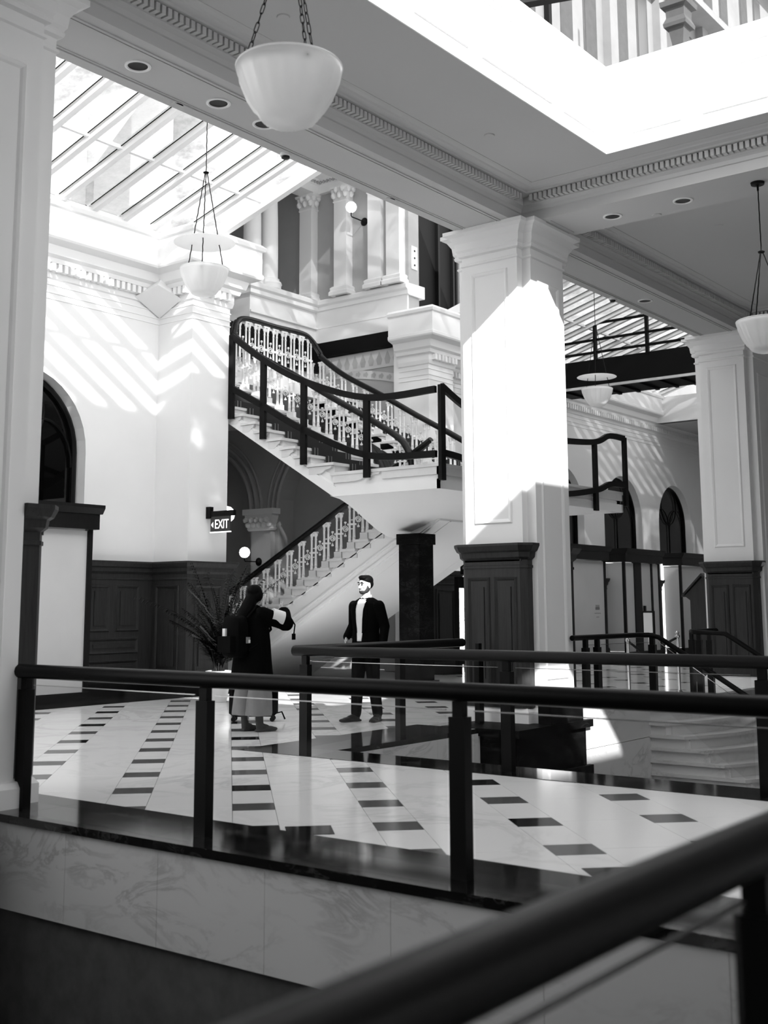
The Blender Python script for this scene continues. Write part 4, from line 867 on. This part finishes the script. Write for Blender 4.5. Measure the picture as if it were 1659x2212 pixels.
for k in range(46):
    L = rr.uniform(1.1, 1.85) if k % 3 else rr.uniform(.6, 1.1); o = frond(L, rr.uniform(.2, .8), k).o('frond', 'leaf', pt, fix=False)
    o.location = (rr.uniform(-.06, .06), rr.uniform(-.06, .06), .4); o.rotation_euler = (0, 0, k*2.4+rr.uniform(-.3, .3))

def ell(mb, c, r, n=14):
    R = [[(c[0]+r[0]*sin(pi*k/8)*cos(2*pi*i/n), c[1]+r[1]*sin(pi*k/8)*sin(2*pi*i/n), c[2]-r[2]*cos(pi*k/8)) for i in range(n)] for k in range(1, 8)]
    mb.rings(R); return mb
def tap(mb, pts, r):
    mb.tube(pts, r, 12); ell(mb, pts[0], (r[0],)*3, 10); ell(mb, pts[-1], (r[-1],)*3, 10)
    for p, q in zip(pts[1:-1], r[1:-1]): ell(mb, p, (q,)*3, 10)
    return mb
def blob(mb, name, m, parent, vox, smooth=4):
    me = bpy.data.meshes.new(name); me.from_pydata(mb.v, [], mb.f); o = bpy.data.objects.new(name, me); COL.objects.link(o)
    bm = bmesh.new(); bm.from_mesh(me); bmesh.ops.recalc_face_normals(bm, faces=bm.faces); bm.to_mesh(me); bm.free()
    rm = o.modifiers.new('r', 'REMESH'); rm.mode = 'VOXEL'; rm.voxel_size = vox
    sm = o.modifiers.new('s', 'SMOOTH'); sm.iterations = smooth; sm.factor = .5
    me2 = bpy.data.meshes.new_from_object(o.evaluated_get(bpy.context.evaluated_depsgraph_get())); bpy.data.objects.remove(o)
    me2.polygons.foreach_set('use_smooth', [True]*len(me2.polygons)); me2.name = name
    return link(name, me2, m, parent)
def hand(mb, w, d, side, n, curl=.5, s=1.0):
    """palm from wrist w along d; side = direction to the thumb; n = palm normal (fingers curl towards n)"""
    w, d, side, n = Vector(w), Vector(d).normalized(), Vector(side).normalized(), Vector(n).normalized()
    tap(mb, [w, w+d*.04*s], [.024*s, .026*s]); 
    for k in range(4): tap(mb, [w+d*.02*s+side*(.026-.018*k)*s, w+d*.085*s+side*(.028-.0185*k)*s], [.015*s, .012*s])
    for k, L in enumerate((.07, .078, .072, .056)):
        b = w+d*.088*s+side*(.029-.0192*k)*s; p1 = b+(d*(1-.3*curl)+n*curl*.5)*L*.45*s; p2 = p1+(d*(1-curl)+n*curl)*L*.33*s; p3 = p2+(d*(1-1.5*curl)+n*curl*1.3)*L*.25*s
        tap(mb, [b, p1, p2, p3], [.0092*s, .0085*s, .0078*s, .0065*s])
    b = w+d*.025*s+side*.026*s; tap(mb, [b, b+(side*.8+d*.7+n*.3)*.032*s, b+(side*.7+d*1.5+n*.7)*.048*s], [.0125*s, .0105*s, .008*s])
def head(mb, c, yaw, k=1.0, fem=False):
    cx, cy, cz = c; q = Matrix.Rotation(yaw, 3, 'Z')
    def T(p): v = q @ Vector(p); return (cx+v.x*k, cy+v.y*k, cz+v.z*k)
    def E(p, r, n=16):
        h = MB(); ell(h, (0, 0, 0), r, n); mb.add([T(Vector(v)+Vector(p)) for v in h.v], h.f)
    E((-.008, 0, .03), (.094, .075, .092)); E((.018, 0, -.03), (.072, .059, .078)); E((.045, 0, -.085), (.032, .032, .026)); E((.03, 0, -.05), (.06, .056, .05))
    h = MB(); tap(h, [(.082, 0, .012), (.096, 0, -.012), (.106, 0, -.03)], [.008, .01, .012]); mb.add([T(v) for v in h.v], h.f)
    for s_ in (-1, 1):
        E((-.004, s_*.076, -.01), (.02, .009, .032), 10); E((.07, s_*.03, .032), (.02, .03, .009), 10); E((.06, s_*.04, -.02), (.022, .02, .02), 10)
    E((.08, 0, -.055), (.014, .024, .007), 10); E((.078, 0, -.066), (.013, .02, .007), 10)
    return T
def torso_ring(z, rx, ry, cx, n=28, e=0.0, cy=0):
    return [(cx+(rx+e)*abs(cos(a))**.85*(1 if cos(a) > 0 else -1), cy+(ry+e)*abs(sin(a))**.85*(1 if sin(a) > 0 else -1), z) for a in [2*pi*i/n for i in range(n)]]
# ---------------------------------------------------------------- man
man = thing('person', 'man in a dark open jacket and white shirt standing with a hand at his pocket', 'person', None, (11.74, 9.33, 0), radians(178))
TL = [(.84, .135, .2, 0), (.95, .135, .195, 0), (1.1, .125, .18, 0), (1.25, .135, .2, 0), (1.37, .135, .22, -.005), (1.44, .115, .21, -.012), (1.485, .09, .16, -.015), (1.52, .062, .09, -.012)]
b = MB()
b.rings([torso_ring(z, rx*.82, ry*.85, cx) for z, rx, ry, cx in TL]); tap(b, [(-.012, 0, 1.48), (.0, 0, 1.58)], [.058, .055])
ell(b, (0, 0, .9), (.11, .16, .12))
LL = [(0, .09, .92), (-.02, .1, .5), (-.1, .1, .1)]; LR = [(0, -.09, .92), (.06, -.09, .5), (.1, -.08, .1)]
for q in (LL, LR): tap(b, q, [.08, .055, .042])
AL = [(-.01, .2, 1.41), (-.05, .265, 1.16), (.0, .275, .93)]; AR_ = [(-.01, -.2, 1.41), (-.07, -.275, 1.17), (.1, -.235, 1.02)]
for q in (AL, AR_): tap(b, q, [.055, .042, .03])
hand(b, (.0, .275, .91), (.06, 0, -1), (1, 0, .1), (0, -1, 0), .45); hand(b, (.11, -.228, 1.01), (.55, .35, -.75), (.5, .2, .6), (0, 1, 0), .6)
T = head(b, (.012, 0, 1.67), radians(-8))
blob(b, 'body', 'skin', man, .0065, 3)
tr = MB(); ell(tr, (0, 0, .93), (.125, .17, .12))
for q in (LL, LR): tap(tr, [q[0], q[1], (q[2][0], q[2][1], .1)], [.108, .083, .066])
blob(tr, 'trousers', 'cloth_black', man, .012, 3)
jk = MB(); jk.rings([torso_ring(*r) for r in TL[:1]+TL])
for q in (AL, AR_): tap(jk, [q[0], q[1], (q[2][0], q[2][1], q[2][2]+.01)], [.078, .064, .05])
blob(jk, 'jacket', 'cloth_black', man, .012, 2)
def front(lo, hi, half, e, name, m, parent, rings=TL, sgn=0):
    m_ = MB(); R = []
    for k in range(22):
        z = lo+(hi-lo)*k/21
        for a, c_ in zip(rings[:-1], rings[1:]):
            if a[0] <= z <= c_[0] or (c_ is rings[-1]): t = min(1, max(0, (z-a[0])/(c_[0]-a[0]))); rx = a[1]+(c_[1]-a[1])*t; cx = a[3]+(c_[3]-a[3])*t; ry = a[2]+(c_[2]-a[2])*t; break
        w0, w1 = half(k/21); R.append([(cx+(rx+e)*max(0.05, 1-(y/ry)**2)**.5, y, z) for y in [w0+(w1-w0)*i/6 for i in range(7)]])
    m_.rings(R, False, False); o = m_.o(name, m, parent, 60, False)
    sd_ = o.modifiers.new('s', 'SOLIDIFY'); sd_.thickness = .008; return o
front(.98, 1.5, lambda t: (-.035-.035*min(1, t*1.4), .035+.04*min(1, t*1.4)), .003, 'shirt', 'cloth_shirt', man)
for s_ in (-1, 1): front(1.08, 1.5, lambda t, s_=s_: ((.04+.035*t)*s_, (.075+.055*sin(pi*min(1, t*1.05)))*s_), .009, 'lapel', 'cloth_black', man)
cl = MB()
for s_ in (-1, 1): cl.add([(.055, s_*.005, 1.47), (.05, s_*.06, 1.5), (-.0, s_*.072, 1.545), (.03, s_*.062, 1.53), (.06, s_*.015, 1.515)], [(0, 1, 2, 3, 4)])
cl.rings([[(-.012+.064*cos(a), .066*sin(a), z+(.0 if cos(a) > 0 else .02)) for a in [2*pi*i/20 for i in range(20)]] for z in (1.475, 1.535)], True, False).o('collar', 'cloth_shirt', man, 40)
hm = MB()
def H(p, r): h = MB(); ell(h, (0, 0, 0), r, 18); hm.add([T(Vector(v)+Vector(p)) for v in h.v], h.f)
H((-.018, 0, .062), (.097, .083, .073)); H((-.045, 0, .02), (.065, .081, .07)); H((.04, 0, .098), (.055, .062, .032)); H((.05, .03, .095), (.035, .03, .025))
blob(hm, 'hair', 'hair', man, .007, 3)
bd = MB(); hm = bd
H((.04, 0, -.078), (.05, .05, .036)); H((.015, .03, -.06), (.045, .033, .042)); H((.015, -.03, -.06), (.045, .033, .042)); H((.086, 0, -.046), (.012, .028, .0065))
for s_ in (-1, 1): H((.0, s_*.06, -.03), (.03, .012, .04))
blob(bd, 'beard', 'beard', man, .006, 2)
for s_ in (-1, 1):
    hm = MB(); H((.083, s_*.03, .008), (.009, .014, .0075)); hm.o('eye', 'eye', man, 80)
    hm = MB(); H((.088, s_*.031, .036), (.008, .024, .006)); hm.o('eyebrow', 'hair', man, 80)
def shoe(parent, x, y, rz, m, L=.27, up=.1):
    s_ = MB(); ell(s_, (.02, 0, .035), (.05, .038, .035)); ell(s_, (.11, 0, .032), (.08, .044, .032)); ell(s_, (.17, 0, .026), (.05, .036, .024)); tap(s_, [(.01, 0, .05), (.0, 0, up)], [.042, .045]); tap(s_, [(.03, 0, .06), (.09, 0, .05)], [.04, .03])
    s_.box(-.04, -.036, .002, .02, .036, .025).box(.0, -.038, .006, .19, .038, .02)
    o = blob(s_, 'shoe', m, parent, .007, 3); o.scale = (L/.225, L/.25, 1); o.location = (x, y, 0); o.rotation_euler = (0, 0, rz); return o
shoe(man, LL[2][0]-.01, LL[2][1], radians(22), 'leather', .29); shoe(man, LR[2][0]-.01, LR[2][1], radians(-8), 'leather', .29)
# ---------------------------------------------------------------- woman
wo = thing('person', 'woman in a long black coat and pale skirt seen from behind with one arm raised', 'person', None, (10.03, 9.64, 0), radians(-8))
WT = [(.6, .225, .25, -.01), (.8, .2, .235, -.01), (1.0, .175, .215, 0), (1.15, .155, .205, 0), (1.27, .14, .205, 0), (1.34, .1, .175, -.01), (1.38, .075, .12, -.015), (1.41, .055, .07, -.012)]
b = MB(); b.rings([torso_ring(z, rx*.65, ry*.7, cx) for z, rx, ry, cx in WT]); tap(b, [(-.01, 0, 1.37), (.01, 0, 1.46)], [.045, .044])
ell(b, (0, 0, .85), (.11, .15, .13))
wl_, wr_ = [(0, .08, .85), (.0, .085, .45), (-.03, .09, .1)], [(0, -.08, .85), (.02, -.085, .45), (.03, -.1, .1)]
for q in (wl_, wr_): tap(b, q, [.075, .05, .038])
ar, al = [(-.01, -.17, 1.33), (.26, -.27, 1.24), (.36, -.1, 1.37)], [(-.01, .17, 1.33), (.2, .24, 1.18), (.38, .03, 1.33)]
for q in (ar, al): tap(b, q, [.048, .038, .027])
hand(b, (.365, -.09, 1.375), (.25, .75, .45), (-.2, -.3, .9), (.8, -.2, 0), .6, .95); hand(b, (.385, .02, 1.335), (.3, -.7, .4), (-.2, .4, .9), (.8, .2, 0), .6, .95)
T = head(b, (.03, 0, 1.545), radians(6), .95)
blob(b, 'body', 'skin', wo, .0065, 3)
ct = MB(); ct.rings([torso_ring(*r) for r in WT[:1]+WT])
for q in (ar, al): tap(ct, [q[0], Vector(q[0]).lerp(Vector(q[1]), .5)+Vector((0, 0, -.015)), Vector(q[1])+Vector((0, 0, -.02)), Vector(q[1]).lerp(Vector(q[2]), .7)], [.085, .09, .095, .08])
blob(ct, 'coat', 'cloth_black', wo, .012, 3)
p, q = Vector(ar[0]), Vector(ar[1]); MB().tube([p.lerp(q, .38)+Vector((0, -.006, .012)), p.lerp(q, .86)+Vector((0, -.006, .012))], [.089, .091], 18).o('sleeve_panel', 'cloth_shirt', wo, 60)
MB().tube([(.3, -.3, 1.3), (.36, -.32, 1.2), (.35, -.31, 1.08)], .008, 6).box(.33, -.32, 1.03, .37, -.3, 1.1).o('sleeve_strap', 'cloth_black', wo)
sk = MB()
for s_, ox in ((1, -.015), (-1, .02)):
    sk.rings([[(ox+cx+(r+.014*sin(a*5+z*9))*cos(a)*1.05, s_*.1+(r+.014*sin(a*5+z*9))*sin(a)*.95, z) for a in [2*pi*i/30 for i in range(30)]] for z, r, cx in ((.66, .105, 0), (.6, .115, 0), (.4, .135, .0), (.2, .15, .005), (.185, .145, .005))])
sk.o('skirt', 'cloth_skirt', wo, 70)
shoe(wo, -.04, .09, radians(8), 'suede', .24, .21); shoe(wo, .02, -.1, radians(-14), 'suede', .24, .21)
hm = MB(); H((-.02, 0, .045), (.1, .085, .088)); H((-.03, 0, -.02), (.085, .084, .09)); H((.02, .068, -.02), (.04, .02, .08)); H((.012, -.07, .0), (.04, .022, .07)); H((-.01, -.075, -.02), (.045, .022, .06)); H((-.01, .075, -.02), (.045, .022, .06))
tap(hm, [(-.03, 0, 1.5), (-.1, .01, 1.36), (-.17, .02, 1.25), (-.2, .02, 1.12)], [.075, .085, .07, .04]); tap(hm, [(-.03, .05, 1.48), (-.11, .07, 1.33), (-.17, .07, 1.2)], [.05, .055, .03])
blob(hm, 'hair', 'hair', wo, .009, 4)
bp = thing('backpack', 'black backpack with a pale tag worn on the back of the woman', 'backpack', None, (10.03, 9.64, 0), radians(-8))
k_ = MB(); k_.rings([[(-.26+sx*.1*f_, sy*.155*f_, z) for sx, sy in ((-1, -.7), (-.7, -1), (.7, -1), (1, -.7), (1, .7), (.7, 1), (-.7, 1), (-1, .7))] for z, f_ in ((.84, .7), (.87, .95), (1.0, 1.0), (1.2, .98), (1.28, .85), (1.31, .6))])
k_.o('pack', 'bag_black', bp, 50); MB().rings([[(-.385+sx*.035, sy*.12, z) for sx, sy in ((-1, -1), (1, -1), (1, 1), (-1, 1))] for z in (.9, 1.08)]).o('front_pocket', 'bag_black', bp)
for s_ in (-1, 1): MB().tube([(-.17, s_*.1, 1.28), (-.05, s_*.13, 1.42), (.1, s_*.14, 1.34), (.14, s_*.15, 1.15), (-.1, s_*.19, .98), (-.17, s_*.14, .92)], .016, 6).o('strap', 'bag_black', bp, 50)
MB().box(-.24, -.19, 1.0, -.19, -.175, 1.07).o('tag', 'cloth_skirt', bp); MB().box(-.215, -.193, 1.005, -.19, -.188, 1.04).o('tag_card', 'cloth_shirt', bp)
MB().obb((-.37, .05, 1.12), Vector((1, 0, 0)), Vector((0, 1, 0)), Vector((0, 0, 1)), .03, .05, .09).o('side_pouch', 'cloth_shirt', bp)
sc_ = thing('suitcase', 'black wheeled suitcase standing behind the woman', 'suitcase', None, (10.95, 10.5, 0), radians(-52))
s_ = MB(); s_.rings([[(sx*(.3-i_), sy*(.12-i_*.5), z) for sx, sy in ((-1, -.6), (-.85, -1), (.85, -1), (1, -.6), (1, .6), (.85, 1), (-.85, 1), (-1, .6))] for z, i_ in ((.06, .05), (.1, .0), (.45, .0), (.53, .03), (.56, .1))]).o('shell', 'bag_black', sc_, 40)
for x, y in ((-.24, -.09), (.24, -.09), (-.24, .09), (.24, .09)): MB().tube([(x, y-.015, .03), (x, y+.015, .03)], .03, 12).box(x-.015, y-.02, .03, x+.015, y+.02, .08).o('wheel', 'black_metal', sc_, 40)
MB().tube([(-.1, .1, .55), (-.1, .1, .9), (.1, .1, .9), (.1, .1, .55)], .012, 6).o('handle', 'black_metal', sc_)
MB().tube([(.28, -.08, .1), (.36, -.1, .12), (.4, -.1, .03)], .01, 6).o('strap', 'bag_black', sc_)
